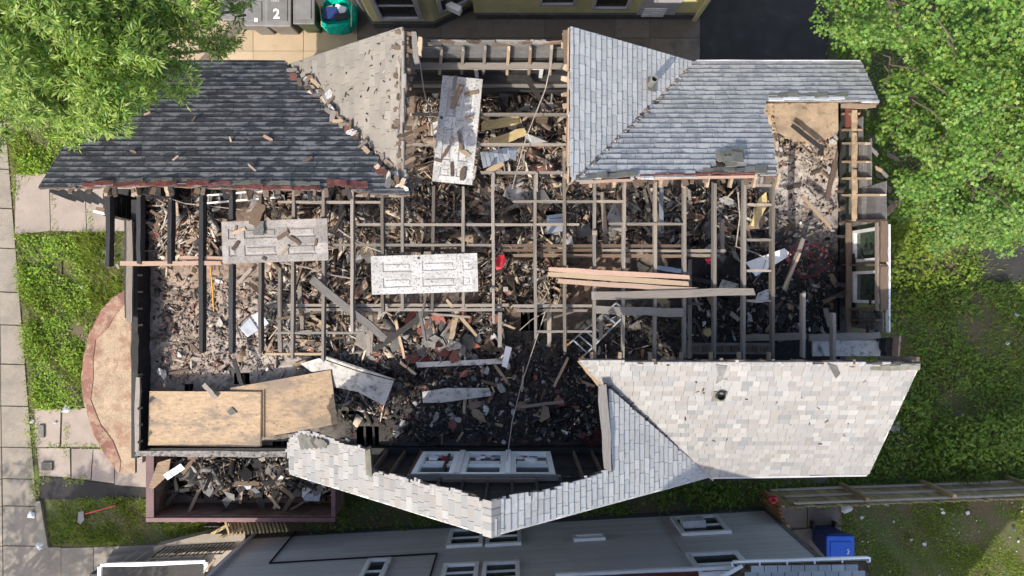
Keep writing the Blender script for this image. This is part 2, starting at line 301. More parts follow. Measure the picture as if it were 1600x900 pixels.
def link(name, me, parent=None, loc=(0, 0, 0), rot=None, scale=None):
    o = bpy.data.objects.new(name, me); col.objects.link(o); loc = Vector(loc); WORLD[o] = loc.copy()
    if parent is not None:
        o.parent = parent; loc = loc - WORLD[parent]
    o.location = loc
    if rot is not None:
        o.rotation_euler = rot.to_euler() if isinstance(rot, Matrix) else rot
    if scale is not None: o.scale = scale
    return o
def tag(o, label=None, cat=None, group=None, kind=None):
    if label: o['label'] = label
    if cat: o['category'] = cat
    if group: o['group'] = group
    if kind: o['kind'] = kind
    return o
def empty(name, loc, label, cat, group=None):
    o = bpy.data.objects.new(name, None); col.objects.link(o); o.location = loc; WORLD[o] = Vector(loc); o.empty_display_size = .2
    return tag(o, label, cat, group)
def structure(mb, name, mats, parent=None):
    o = mb.part(name, mats, parent); o['kind'] = 'structure'; return o
def frame_of(p0, p1, up=(0, 0, 1)):
    x = (Vector(p1) - Vector(p0)).normalized(); up = Vector(up)
    if abs(x.dot(up)) > .98: up = Vector((0, 1, 0))
    y = up.cross(x).normalized(); return Matrix((x, y, x.cross(y))).transposed()
BOARDS = []
def board_mesh(i):                                           # unit board along x, uneven broken ends
    rr = random.Random(i); n = 5; v = []; f = []
    for side in (0, 1):
        for k in range(n + 1): pass
    xs = [-.5, -.31, -.12, .08, .27, .5]
    NX = len(xs)
    for k, x in enumerate(xs):
        e = rr.uniform(.88, 1.04) if 0 < k < NX - 1 else rr.uniform(.72, 1)
        dy = rr.uniform(-.05, .05); dx = [rr.uniform(0, .025) if k in (0, NX - 1) else 0 for _ in range(4)]
        for q, (y, z) in enumerate(((-.5, -.5), (.5, -.5), (.5, .5), (-.5, .5))):
            v.append((x + dx[q] * (1 if k == 0 else -1), y * e + dy * 1.6, z + (rr.uniform(-.06, .06) if 0 < k < NX - 1 else 0)))
    for k in range(NX - 1):
        for q in range(4): f.append((k * 4 + q, k * 4 + (q + 1) % 4, (k + 1) * 4 + (q + 1) % 4, (k + 1) * 4 + q))
    f.append((3, 2, 1, 0)); e_ = 4 * (NX - 1); f.append((e_, e_ + 1, e_ + 2, e_ + 3))
    me = bpy.data.meshes.new('board'); me.from_pydata(v, [], f); me.update(); return me
_bm = {}
def board_me(i, mat):
    k = (i, mat.name)
    if k not in _bm:
        me = board_mesh(i); me.materials.append(mat); _bm[k] = me
    return _bm[k]
def beam_part(name, p0, p1, wd, h, mat, parent, up=(0, 0, 1), label=None):   # one timber, its own object
    p0 = Vector(p0); p1 = Vector(p1)
    o = link(name, board_me(R.randrange(10), mat), parent, (p0 + p1) / 2, frame_of(p0, p1, up), ((p1 - p0).length, wd, h))
    if label: o['label'] = label
    return o
def np_mesh(name, tv, tf, T, Rm, S, mat, jit=0):
    """many copies of one small template (faces all of one size) joined into ONE mesh"""
    tv = np.asarray(tv, float); tf = np.asarray(tf, np.int64); N = len(T); k = len(tv); m = tf.shape[1]
    S = np.asarray(S, float)
    if S.ndim == 1: S = S[:, None].repeat(3, 1)
    L0 = tv[None] * S[:, None, :]
    if jit: L0 = L0 + NR.normal(0, jit, L0.shape) * S[:, None, :]
    V = np.einsum('nij,nkj->nki', Rm, L0) + T[:, None, :]
    Fc = (tf[None] + (np.arange(N) * k)[:, None, None]).reshape(-1)
    me = bpy.data.meshes.new(name); me.vertices.add(N * k); me.vertices.foreach_set('co', V.reshape(-1).astype(np.float32))
    me.loops.add(len(Fc)); me.loops.foreach_set('vertex_index', Fc.astype(np.int32))
    nf = len(Fc) // m; me.polygons.add(nf); me.polygons.foreach_set('loop_start', (np.arange(nf) * m).astype(np.int32))
    me.update(calc_edges=True); me.validate(); me.materials.append(mat); return me
def rots(yaw, pitch, roll):
    cy, sy = np.cos(yaw), np.sin(yaw); cp, sp = np.cos(pitch), np.sin(pitch); cr, sr = np.cos(roll), np.sin(roll); n = len(yaw); o = np.zeros(n); i = np.ones(n)
    Z = np.stack([np.stack([cy, -sy, o], 1), np.stack([sy, cy, o], 1), np.stack([o, o, i], 1)], 1)
    Y = np.stack([np.stack([cp, o, sp], 1), np.stack([o, i, o], 1), np.stack([-sp, o, cp], 1)], 1)
    X = np.stack([np.stack([i, o, o], 1), np.stack([o, cr, -sr], 1), np.stack([o, sr, cr], 1)], 1)
    return Z @ Y @ X

# ================================================================== SETTING: GROUND
g = MB(); g.add([(-300, -300, 0), (300, -300, 0), (300, 300, 0), (-300, 300, 0)], [(0, 1, 2, 3)])
structure(g, 'ground', MT['ground'])
def slab(parent, name, pts_px, z0, th, mat, label=None, gap=0):
    c = [sum(p[0] for p in pts_px) / len(pts_px), sum(p[1] for p in pts_px) / len(pts_px)]
    q = []
    for p in pts_px:
        d = math.hypot(p[0] - c[0], p[1] - c[1]); q.append((p[0] + (c[0] - p[0]) / d * gap, p[1] + (c[1] - p[1]) / d * gap))
    m = MB().prism([P(x, y, z0) for x, y in q], (0, 0, th)); return m.part(name, mat, parent, label)
def setting_root(name):
    o = bpy.data.objects.new(name, None); col.objects.link(o); WORLD[o] = Vector((0, 0, 0)); o['kind'] = 'structure'; return o
# public sidewalk on the left: slabs
sw = setting_root('sidewalk')
def edge(y): return 14 + (y - 200) * .082
ys = [60, 148, 207, 265, 326, 388, 456, 507, 568, 633, 697, 746, 788, 850, 910, 985]
for a, b in zip(ys[:-1], ys[1:]):
    for x0a, x0b, x1a, x1b in ((-70, -70, 4 + (a - 400) * .012, 4 + (b - 400) * .012), (4 + (a - 400) * .012, 4 + (b - 400) * .012, edge(a), edge(b))):
        slab(sw, 'slab', [(x0a, a), (x1a, a + 1), (x1b, b + 1), (x0b, b)], -.1, .13 + R.uniform(-.006, .006), MT['concrete'], gap=1.0)
st = MB().prism([P(-900, -600, -.1), P(-71, -600, -.1), P(-71, 1500, -.1), P(-900, 1500, -.1)], (0, 0, .104)); structure(st, 'road', MT['asphalt'])
# front walk of the burned house
fp = setting_root('front_path')
for q in ([(30, 272), (82, 272), (84, 362), (28, 368)], [(82, 250), (136, 250), (140, 364), (84, 362)], [(136, 250), (215, 250), (215, 362), (140, 364)]):
    slab(fp, 'slab', q, -.1, .14, MT['slabpink'], gap=1.2)
sp_ = setting_root('side_path')
for q in ([(58, 637), (100, 637), (98, 697), (60, 698)], [(102, 636), (160, 636), (160, 697), (100, 697)], [(160, 636), (240, 640), (240, 700), (160, 697)],
          [(62, 698), (114, 698), (115, 744), (66, 742)], [(116, 699), (150, 699), (146, 748), (116, 746)], [(150, 699), (182, 700), (183, 754), (147, 749)], [(183, 700), (260, 702), (260, 762), (183, 756)]):
    slab(sp_, 'slab', q, -.1, .13, MT['slabpink'], gap=.8)
ap = MB().prism([P(64, 742, -.05), P(150, 752, -.05), P(260, 764, -.05), P(300, 780, -.05), P(64, 779, -.05)], (0, 0, .07)); structure(ap, 'asphalt_path', MT['asphalt'])
lp = setting_root('neighbour_walk')
for q in ([(62, 852), (100, 852), (100, 990), (60, 990)], [(100, 853), (150, 852), (150, 990), (100, 990)], [(150, 852), (300, 846), (330, 846), (330, 990), (150, 990)]):
    slab(lp, 'slab', q, -.1, .13, MT['concrete'], gap=.8)
kb = MB().prism([P(62, 780, -.1), P(70, 780, -.1), P(82, 852, -.1), P(68, 852, -.1)], (0, 0, .2)); structure(kb, 'kerb', MT['concrete'])
# driveway behind the house
dr = setting_root('driveway')
dxs = [180, 262, 330, 398, 476, 560]
for i in range(len(dxs) - 1):
    for y0, y1 in ((-60, 20), (20, 82), (82, 200)):
        slab(dr, 'slab', [(dxs[i], y0), (dxs[i + 1], y0), (dxs[i + 1], y1), (dxs[i], y1)], -.1, .125, MT['concrete_tan'], gap=.5)
dxs = [560, 610, 690, 770, 850, 960, 1014, 1092]
for i in range(len(dxs) - 1):
    for y0, y1 in ((-60, 62), (62, 200)):
        slab(dr, 'slab', [(dxs[i], y0), (dxs[i + 1], y0), (dxs[i + 1], y1), (dxs[i], y1)], -.1, .125 + R.uniform(-.004, .004), MT['concrete_dark'], gap=.6)
ad = MB().prism([P(1093, -200, -.05), P(1300, -200, -.05), P(1290, 180, -.05), P(1093, 180, -.05)], (0, 0, .068)); structure(ad, 'asphalt_drive', MT['asphalt'])
ay = MB().prism([P(1528, 395, -.05), P(1555, 378, -.05), P(1700, 360, -.05), P(1700, 445, -.05), P(1560, 448, -.05), P(1525, 430, -.05)], (0, 0, .06)); structure(ay, 'asphalt_yard', MT['asphalt'])
bp = setting_root('back_patio')
for q in ([(1213, 786), (1258, 786), (1258, 822), (1215, 822)], [(1259, 789), (1313, 788), (1312, 818), (1259, 820)], [(1235, 826), (1259, 823), (1312, 821), (1312, 905), (1235, 905)]):
    slab(bp, 'slab', q, -.1, .125, MT['concrete_dark'], gap=.6)
foot = MB().prism([P(1060, 742, -.1), P(1290, 738, -.1), P(1290, 752, -.1), P(1060, 757, -.1)], (0, 0, .16)); structure(foot, 'side_walk_strip', MT['concrete_dark'])

# ---- grass, weeds and vines (nobody could count them)
BLADE_V = [(-.5, 0, 0), (.5, 0, 0), (.22, .12, .6), (-.22, .12, .6), (0, .42, 1.0)]
def grass(name, polys, dens, hmin, hmax, wd, mat, label, mode='blade', zb=0.0, clump=None, tag_=True, parent=None):
    xs = []; ys_ = []
    for poly in polys:
        W = [P(a, b, zb) for a, b in poly]; x0 = min(p.x for p in W); x1 = max(p.x for p in W); y0 = min(p.y for p in W); y1 = max(p.y for p in W)
        n = int((x1 - x0) * (y1 - y0) * dens); x = NR.uniform(x0, x1, n); y = NR.uniform(y0, y1, n)
        # ragged edges: test a jittered position
        k = np_inpoly(x + NR.normal(0, .06, n), y + NR.normal(0, .06, n), W)
        if clump:
            s = np.sin(x * clump[0] + 1.3 * np.sin(y * clump[0] * .7)) + np.sin(y * clump[0] * 1.1 + 2 + 1.1 * np.sin(x * clump[0] * .8)) + .6 * np.sin((x + y) * clump[0] * 2.3)
            k &= NR.uniform(0, 1, n) < np.clip(.5 + clump[1] * s + clump[2], .04, 1)
        xs.append(x[k]); ys_.append(y[k])
    x = np.concatenate(xs); y = np.concatenate(ys_); n = len(x); T = np.stack([x, y, np.full(n, zb)], 1)
    hh = np.clip(np.sin(x * 2.1 + np.sin(y * 1.7)) * .45 + np.sin(y * 3.7 + x * 1.3) * .4 + np.sin(x * 7.3 + y * 5) * .25 + 1, .2, 2.2)
    h = NR.uniform(hmin, hmax, n) * hh
    yaw = NR.uniform(0, 6.283, n)
    if mode == 'blade':
        S = np.stack([NR.uniform(.6, 1.3, n) * wd, h, h], 1); Rm = rots(yaw, NR.normal(0, .25, n), NR.normal(0, .35, n))
        tv = [(-.5, 0, 0), (.5, 0, 0), (.12, .5, 1), (-.12, .5, 1)]; tf = [(0, 1, 2, 3)]
    else:
        T[:, 2] += h; s = NR.uniform(.6, 1.35, n) * wd; S = s
        Rm = rots(yaw, NR.normal(0, .45, n), NR.normal(0, .45, n)); tv = [(-.6, 0, 0), (0, -.32, .06), (.75, 0, -.05), (0, .32, .06)]; tf = [(0, 1, 2, 3)]
    me = np_mesh(name, tv, tf, T, Rm, S, mat); o = link(name, me, parent); tag(o, label, None, None, 'stuff')
    if tag_: o['category'] = name.replace('_', ' ')
    return o
front = [(16, 215), (60, 185), (130, 180), (180, 215), (205, 275), (30, 275)]
front2 = [(24, 368), (110, 364), (200, 366), (205, 470), (160, 500), (135, 560), (140, 640), (54, 640), (46, 560), (36, 460)]
low = [(70, 782), (130, 777), (230, 776), (320, 800), (335, 826), (240, 848), (170, 850), (82, 852)]
grass('grass', [front, front2], 1500, .05, .2, .022, MT['grass'], 'bright green long grass and weeds beside the sidewalk at left', clump=(3.1, .35, .12))
grass('weeds', [[(20, 210), (180, 200), (200, 275), (30, 275)], [(28, 370), (120, 366), (150, 470), (130, 560), (130, 640), (56, 640), (40, 480)]], 900, .03, .2, .06, MT['lush'], 'leafy green weeds growing among the long front grass', 'leaf', clump=(3.7, .3, .15))
grass('grass', [low], 2000, .03, .12, .022, MT['grass'], 'short dark grass in the plot below the asphalt path', clump=(3.3, .35, .3))
grass('weeds', [[(x - 3, 640), (x + 3, 640), (x + 4, 760), (x - 3, 760)] for x in (58, 101, 105)] + [[(70, 692), (180, 694), (180, 702), (70, 701)], [(60, 736), (135, 743), (135, 756), (62, 752)], [(80, 276), (87, 276), (90, 366), (82, 366)], [(136, 300), (143, 300), (146, 366), (138, 366)]]
      + [[(12, 200), (22, 200), (64, 800), (52, 800)]], 1100, .02, .1, .035, MT['grass'], 'weeds sprouting from the joints between the front paving slabs', 'leaf', zb=.03, clump=(4.1, .45, .05))
yard = [(1375, 370), (1470, 350), (1530, 380), (1530, 440), (1700, 440), (1700, 772), (1180, 792), (1040, 770), (1040, 740), (1330, 740)]
grass('ground_vines', [yard], 620, .02, .22, .075, MT['vine'], 'dark green vines covering the back yard right of the house', 'leaf', clump=(2.3, .4, .2))
grass('grass', [[(1370, 380), (1530, 400), (1700, 470), (1700, 700), (1370, 740)]], 450, .05, .16, .02, MT['grass'], 'thin grass between the vines of the back yard', clump=(2.9, .4, 0))
grass('grass', [[(1380, 785), (1500, 800), (1520, 910), (1370, 910)]], 700, .015, .05, .014, MT['grass'], 'thin tufts over the bare dirt of the lower right lawn', clump=(3.9, .5, -.05))
grass('lawn', [[(1313, 790), (1400, 778), (1700, 768), (1700, 960), (1290, 960), (1313, 880)]], 2900, .02, .06, .02, MT['lawn'], 'patchy lawn below the brown fence at lower right', clump=(2.2, .5, .12))
grass('weeds', [[(1320, 790), (1700, 775), (1700, 960), (1310, 960)]], 300, .01, .05, .035, MT['lush'], 'small weeds scattered over the lower right lawn', 'leaf', clump=(2.6, .45, 0))
grass('ground_vines', [[(500, 770), (640, 780), (800, 800), (1000, 780), (1060, 755), (1180, 755), (1190, 795), (1000, 800), (640, 825), (420, 832)]], 420, .02, .25, .07, MT['vine'], 'green plants in the shaded alley beside the gray house', 'leaf', clump=(2.4, .4, .1))
grass('grass', [[(1290, 30), (1330, 60), (1400, 330), (1290, 320)], [(1300, -60), (1700, -60), (1700, 400), (1380, 380)]], 260, .03, .2, .06, MT['vine'], 'dark undergrowth below the maple tree', 'leaf')

# ================================================================== BURNED HOUSE
FZ = 4.1; JZ = 6.0; EZ = 5.5
XL, XR, YB, YT = -8.05, 7.32, -3.52, 4.25
house = empty('burned_house', (0, 0, 0), 'burned house with its roof fallen in, charred joists and rubble filled rooms showing', 'house')
K = .77
UP = Plane((0, 4.57, EZ), (0, K, 1)); LO = Plane((0, -3.82, EZ), (0, -K, 1))
PB = Plane((-4.53, 0, EZ), (-.78, 0, 1)); PC = Plane((3.69, 0, EZ), (.78, 0, 1))
PF = Plane((3.99, 0, EZ), (.77, 0, 1)); PG = Plane((-4.51, 0, EZ), (-.77, 0, 1))
SH = []
def clip(poly, planes):
    for (a, b, c) in planes:                                 # keep a*u+b*v+c >= 0
        out = []
        for i in range(len(poly)):
            p = poly[i]; q = poly[(i + 1) % len(poly)]; dp = a * p[0] + b * p[1] + c; dq = a * q[0] + b * q[1] + c
            if dp >= 0: out.append(p)
            if (dp >= 0) != (dq >= 0):
                t = dp / (dp - dq); out.append((p[0] + (q[0] - p[0]) * t, p[1] + (q[1] - p[1]) * t))
        poly = out
        if len(poly) < 3: return []
    return poly
def roof(label, px, plane, clean, course, tabs, mat, jag=.05, holes=(), rnd=1, thick=.016):
    """one surviving roof face: a board deck with a ragged broken edge and overlapping shingles"""
    rr = random.Random(rnd)
    n = plane.n if plane.n.z > 0 else -plane.n
    v = Vector((-n.x * n.z, -n.y * n.z, 1 - n.z * n.z)).normalized(); v = (Vector((0, 0, 1)) - n * n.z).normalized(); u = v.cross(n)
    o = plane.hit(*px[0])
    def to2(p): d = p - o; return (d.dot(u), d.dot(v))
    def to3(a, b, h=0): return o + u * a + v * b + n * h
    p2 = [to2(plane.hit(*p)) for p in px]; N_ = len(p2)
    ar = sum(p2[i][0] * p2[(i + 1) % N_][1] - p2[(i + 1) % N_][0] * p2[i][1] for i in range(N_)); sg = 1 if ar > 0 else -1
    planes = []; out = []
    for i in range(N_):
        a = p2[i]; b = p2[(i + 1) % N_]; dx, dy = b[0] - a[0], b[1] - a[1]; l = math.hypot(dx, dy)
        out.append(a)
        if i in clean: planes.append((-dy / l * sg, dx / l * sg, (dy * a[0] - dx * a[1]) / l * sg))
        else:
            k = int(l / .14)
            for t in range(1, k):
                f = t / k; j = rr.uniform(-jag, jag * .6); out.append((a[0] + dx * f - dy / l * sg * j, a[1] + dy * f + dx / l * sg * j))
    deck = MB().prism([to3(a, b, -.02) for a, b in out], n * -.035)
    sec = deck.part('roof_face', MT['deck'], house, label)
    # drip edge strip along the clean edges
    hole2 = [[to2(plane.hit(*p)) for p in h] for h in holes]
    v0 = min(p[1] for p in p2); v1 = max(p[1] for p in p2); u0 = min(p[0] for p in p2); u1 = max(p[0] for p in p2)
    r = 0; b = v0 - .01
    while b < v1:
        a = u0 - rr.uniform(0, .3) - (r % 2) * tabs[0] * .5
        while a < u1:
            tw = rr.choice(tabs); q = [(a + .003, b), (a + tw - .003, b), (a + tw - .003, b + course), (a + .003, b + course)]
            c = (a + tw / 2, b + course / 2); th_ = thick * rr.uniform(.8, 1.25)
            if not any(inpoly(c[0], c[1], h) for h in hole2):
                if all(inpoly(x + (c[0] - x) * .04, y + (c[1] - y) * .04, out) for x, y in q): SH.append((sec, q, True, to3, tw, course, b, mat, (u, v, n), th_))
                elif inpoly(c[0], c[1], out) or any(inpoly(x, y, out) for x, y in q):
                    e = clip(q, planes)                      # clean edges cut straight, broken ones in small ragged bits
                    near = [inpoly(x + (c[0] - x) * .04, y + (c[1] - y) * .04, out) for x, y in e]
                    if len(e) >= 3 and e != q and all(near): SH.append((sec, e, False, to3, tw, course, b, mat, (u, v, n), th_))
                    elif len(e) >= 3:
                        for iu in range(4):
                            for iv in range(3):
                                w4 = (tw - .006) / 4; c3 = course / 3; qa = [(a + .003 + iu * w4, b + iv * c3), (a + .003 + (iu + 1) * w4, b + iv * c3), (a + .003 + (iu + 1) * w4, b + (iv + 1) * c3), (a + .003 + iu * w4, b + (iv + 1) * c3)]
                                if inpoly(qa[0][0] + w4 / 2, qa[0][1] + c3 / 2, out):
                                    e2 = clip(qa, planes)
                                    if len(e2) >= 3: SH.append((sec, e2, False, to3, tw, course, b, mat, (u, v, n), th_))
            a += tw
        b += course; r += 1
    return sec
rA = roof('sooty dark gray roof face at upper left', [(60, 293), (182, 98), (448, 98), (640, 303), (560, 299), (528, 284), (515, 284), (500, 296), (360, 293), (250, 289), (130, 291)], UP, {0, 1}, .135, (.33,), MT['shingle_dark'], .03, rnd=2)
rB = roof('pale tan roof face strewn with scraps', [(450, 101), (629, 42), (632, 160), (628, 200), (636, 300), (600, 262), (560, 215), (520, 168), (480, 128)], PB, {0}, .14, (.33,), MT['shingle_tan'], .05, rnd=3)
rC = roof('pale blue gray roof face with vent pipe', [(892, 42), (1085, 97), (895, 284), (888, 250), (890, 120)], PC, {0, 1}, .135, (.16, .2, .24), MT['shingle_blue'], .02, rnd=4, thick=.022)
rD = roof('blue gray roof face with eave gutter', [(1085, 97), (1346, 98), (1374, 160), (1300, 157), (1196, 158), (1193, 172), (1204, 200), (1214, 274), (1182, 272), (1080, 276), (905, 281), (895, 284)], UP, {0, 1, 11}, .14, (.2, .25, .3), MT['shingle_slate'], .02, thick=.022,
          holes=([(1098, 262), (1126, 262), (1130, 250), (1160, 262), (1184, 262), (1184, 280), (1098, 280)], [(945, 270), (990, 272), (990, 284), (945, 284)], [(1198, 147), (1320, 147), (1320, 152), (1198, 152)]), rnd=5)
rE = roof('pale gray roof face, largest intact one', [(904, 562), (1000, 567), (1140, 565), (1438, 568), (1357, 741), (1108, 745), (930, 590)], LO, {3, 4, 5}, .125, (.13, .16, .19, .22), MT['shingle_light'], .03, rnd=6)
rF = roof('pale blue roof face of the front gable', [(950, 605), (1110, 745), (768, 838), (768, 784), (800, 776), (850, 768), (905, 752), (952, 736)], PF, {0, 1, 2}, .135, (.18, .24, .3), MT['shingle_blue'], .04, rnd=7, thick=.022)
rG = roof('cream roof strip of the front gable', [(768, 838), (454, 741), (448, 705), (455, 682), (480, 672), (545, 696), (575, 702), (576, 734), (660, 754), (700, 764), (720, 768), (742, 774), (752, 784), (768, 786)], PG, {0, 13}, .14, (.15, .2, .25), MT['shingle_light'], .04, rnd=8)
def shingle_geo(e, b, course, to3, thick, mb):
    top = []; bot = []
    for a, c in e:
        t = (c - b) / course; top.append(to3(a, c, thick * (1 - t) + .004)); bot.append(to3(a, c, -.015))
    k = len(mb.v); n = len(e)
    mb.v += [tuple(p) for p in top] + [tuple(p) for p in bot]
    mb.f.append(tuple(range(k, k + n))); mb.m.append(0)
    for i in range(n):
        j = (i + 1) % n; mb.f.append((k + i, k + n + i, k + n + j, k + j)); mb.m.append(0)
def parea(s):
    q = [pxof(s[3](a, c)) for a, c in s[1]]
    if any(p[0] < 0 or p[0] > 1600 or p[1] < 0 or p[1] > 900 for p in q): return 0
    return abs(sum(q[i][0] * q[(i + 1) % len(q)][1] - q[(i + 1) % len(q)][0] * q[i][1] for i in range(len(q)))) / 2
order = sorted([s for s in SH if s[2]], key=parea, reverse=True)[:300]
single = set(id(s) for s in order); rest = {}; shm = {}
for s in SH:
    if id(s) not in single: rest.setdefault(s[0], []).append(s)
for s in order:                                              # single shingles share their mesh data by size
    sec, e, _, to3, tw, course, b, mat, fr_, thick = s; key = (sec.name, tw)
    if key not in shm:
        m = MB(); w2 = tw / 2 - .003
        shingle_geo([(-w2, 0), (w2, 0), (w2, course), (-w2, course)], 0, course, lambda a, c, h: Vector((a, c, h)), thick, m)
        shm[key], _c = m.mesh('shingle', mat)
    link('shingle', shm[key], sec, to3((e[0][0] + e[1][0]) / 2, b), Matrix(fr_).transposed())
for sec, L_ in rest.items():
    m = MB()
    for s in L_: shingle_geo(s[1], s[6], s[5], s[3], s[9], m)
    m.part('shingle_field', L_[0][7], sec, None, 'stuff')
def capline(sec, a, b, pa, mat, n, w_=.16, lift=.02):
    p0 = pa.hit(*a); p1 = pa.hit(*b); nn = pa.n if pa.n.z > 0 else -pa.n
    for i in range(n):
        q0 = p0.lerp(p1, i / n); q1 = p0.lerp(p1, (i + 1.06) / n)
        beam_part('flashing', q0 + nn * (lift + .008 * (i % 2)), q1 + nn * (lift + .008 * (i % 2)), w_, .012, mat, sec, nn)
capline(rE, (940, 603), (1106, 742), LO, MT['shingle_blue'], 1, .05)
# gutters and drip edges
def strip(a, b, za, zb, wd, h, mat, name='drip_edge'): beam_part(name, P(*a, za), P(*b, zb), wd, h, mat, house)
strip((1108, 746.5), (1356, 742.5), 5.47, 5.47, .035, .06, MT['trimgrey'], 'gutter')
strip((1085, 96), (1345, 96), 5.48, 5.48, .05, .05, MT['trimgrey'], 'gutter')
strip((182, 97), (450, 97), 5.47, 5.47, .07, .07, MT['darkmetal'], 'gutter')
def edgestrip(a, b, pl, mat, wd=.025, h=.04): beam_part('drip_edge', pl.hit(*a) - Vector((0, 0, .03)), pl.hit(*b) - Vector((0, 0, .03)), wd, h, mat, house)
edgestrip((1357, 741), (1438, 568), LO, MT['white']); edgestrip((450, 101), (629, 42), PB, MT['underlay'], .03, .04); edgestrip((454, 741), (768, 838), PG, MT['white']); edgestrip((768, 838), (1110, 745), PF, MT['white'])
edgestrip((892, 42), (1085, 97), PC, MT['white_dirty']); edgestrip((1346, 98), (1374, 160), UP, MT['white_dirty']); edgestrip((60, 293), (182, 98), UP, MT['darkmetal'])
# ridge caps of the front gable
for i in range(5):
    a = PF.hit(768, 840 - i * 11); b = PF.hit(768, 840 - (i + 1) * 11.5)
    m = MB(); m.prism([a + Vector((0, 0, .03)), b + Vector((0, 0, .03)), b + Vector((.14, 0, -.08)), a + Vector((.14, 0, -.08))], (0, 0, -.012)); m.prism([a + Vector((0, 0, .031)), b + Vector((0, 0, .031)), b + Vector((-.14, 0, -.08)), a + Vector((-.14, 0, -.08))], (0, 0, -.012))
    m.part('ridge_cap', MT['shingle_light'], house)
# torn cut edges of the deck: raw boards and rafter ends
def torn(a, b, pl, n, mat, ln=(.15, .4), dz=-.08, side=0, name='broken_board', wd=(.05, .12)):
    for i in range(n):
        t = (i + R.random()) / n; p = pl.hit(a[0] + (b[0] - a[0]) * t, a[1] + (b[1] - a[1]) * t); d = Vector((math.cos(side + R.uniform(-.35, .35)), math.sin(side + R.uniform(-.35, .35)), R.uniform(-.3, .1)))
        l = R.uniform(*ln); beam_part(name, p - d * l * .6 + Vector((0, 0, dz)), p + d * l * .4 + Vector((0, 0, dz + R.uniform(-.05, .03))), R.uniform(*wd), .03, mat, house)
torn((632, 45), (630, 200), PB, 16, MT['brownwood'], side=0); torn((634, 200), (640, 300), PB, 12, MT['brownwood'], side=.3)
torn((630, 60), (634, 290), PB, 9, MT['rawwood'], (.12, .3), -.12, .1)
torn((889, 45), (888, 280), PC, 10, MT['rawwood'], (.1, .22), -.1, 0)
for y0, y1 in ((44, 110), (112, 180), (182, 260), (262, 285)): beam_part('rake_board', PC.hit(890, y0) - Vector((.02, 0, .04)), PC.hit(889, y1) - Vector((.02, 0, .04)), .03, .14, MT['rawwood'], house)
torn((905, 281), (1212, 275), UP, 14, MT['brownwood'], (.1, .24), -.06, math.pi / 2)
for a, b in (((995, 277), (1180, 274)), ((905, 283), (990, 279))): beam_part('ridge_board', UP.hit(*a) - Vector((0, .02, .03)), UP.hit(*b) - Vector((0, .02, .03)), .05, .05, MT['pinkwood'], house)
for i in range(9): beam_part('rafter_end', UP.hit(925 + i * 37, 279) + Vector((0, .1, -.12)), UP.hit(925 + i * 37, 288) + Vector((0, -.02, -.25)), .05, .12, MT['rawwood'], house)
torn((90, 295), (640, 300), UP, 20, MT['brownwood'], (.06, .2), -.07, math.pi / 2)
torn((200, 295), (640, 300), UP, 14, MT['char'], (.1, .3), -.09, math.pi / 2)
torn((905, 563), (1435, 568), LO, 16, MT['brownwood'], (.06, .16), -.05, math.pi / 2, wd=(.04, .08))
# red torn underlay along the upper left break, gray-green strips elsewhere
def flake(pl, a, b, w_, mat, name, n, jit=3):
    m = MB(); nn = pl.n if pl.n.z > 0 else -pl.n
    for i in range(n):
        t0 = i / n; t1 = (i + 1.05) / n
        q = [pl.hit(a[0] + (b[0] - a[0]) * t + R.uniform(-1, 1), a[1] + (b[1] - a[1]) * t + s * w_ / 2 + R.uniform(-jit, jit) * .5) for t, s in ((t0, -1), (t1, -1), (t1, 1), (t0, 1))]
        m.prism([p + nn * (.012 + .012 * (i % 3)) for p in q], nn * .008)
    return m.part(name, mat, house)
flake(UP, (128, 289), (360, 287), 7, MT['redpaper'], 'torn_underlay', 14, 5); flake(UP, (366, 293), (500, 296), 6, MT['redpaper'], 'torn_underlay', 9); flake(UP, (512, 286), (575, 291), 10, MT['redpaper'], 'torn_underlay', 6)
flake(UP, (180, 284), (300, 281), 4, MT['underlay'], 'torn_underlay', 8); flake(UP, (360, 286), (500, 289), 6, MT['underlay'], 'torn_underlay', 9)
flake(UP, (900, 279), (995, 274), 8, MT['underlay'], 'torn_underlay', 6); flake(UP, (1098, 268), (1212, 268), 10, MT['underlay'], 'torn_underlay', 7); flake(UP, (1200, 150), (1322, 150), 7, MT['underlay'], 'torn_underlay', 8)
flake(UP, (1200, 156), (1318, 155), 4, MT['white_dirty'], 'drip_membrane', 5, 1); flake(UP, (1000, 275), (1180, 272), 3, MT['redpaper'], 'torn_underlay', 8, 1)
flake(LO, (1360, 573), (1435, 573), 9, MT['underlay'], 'torn_underlay', 5); flake(PB, (627, 95), (627, 180), 6, MT['underlay'], 'torn_underlay', 6, 2); flake(PB, (625, 185), (625, 245), 6, MT['underlay'], 'torn_underlay', 6, 2)
# cut edge board of the front gable
beam_part('gable_cut_board', PF.hit(941, 600) + Vector((0, 0, .02)), PF.hit(950, 736) + Vector((0, 0, .02)), .16, .05, MT['oldbeam'], house)
beam_part('gable_cut_board', PF.hit(947, 600) + Vector((0, 0, -.1)), PF.hit(955, 736) + Vector((0, 0, -.1)), .05, .3, MT['char'], house)
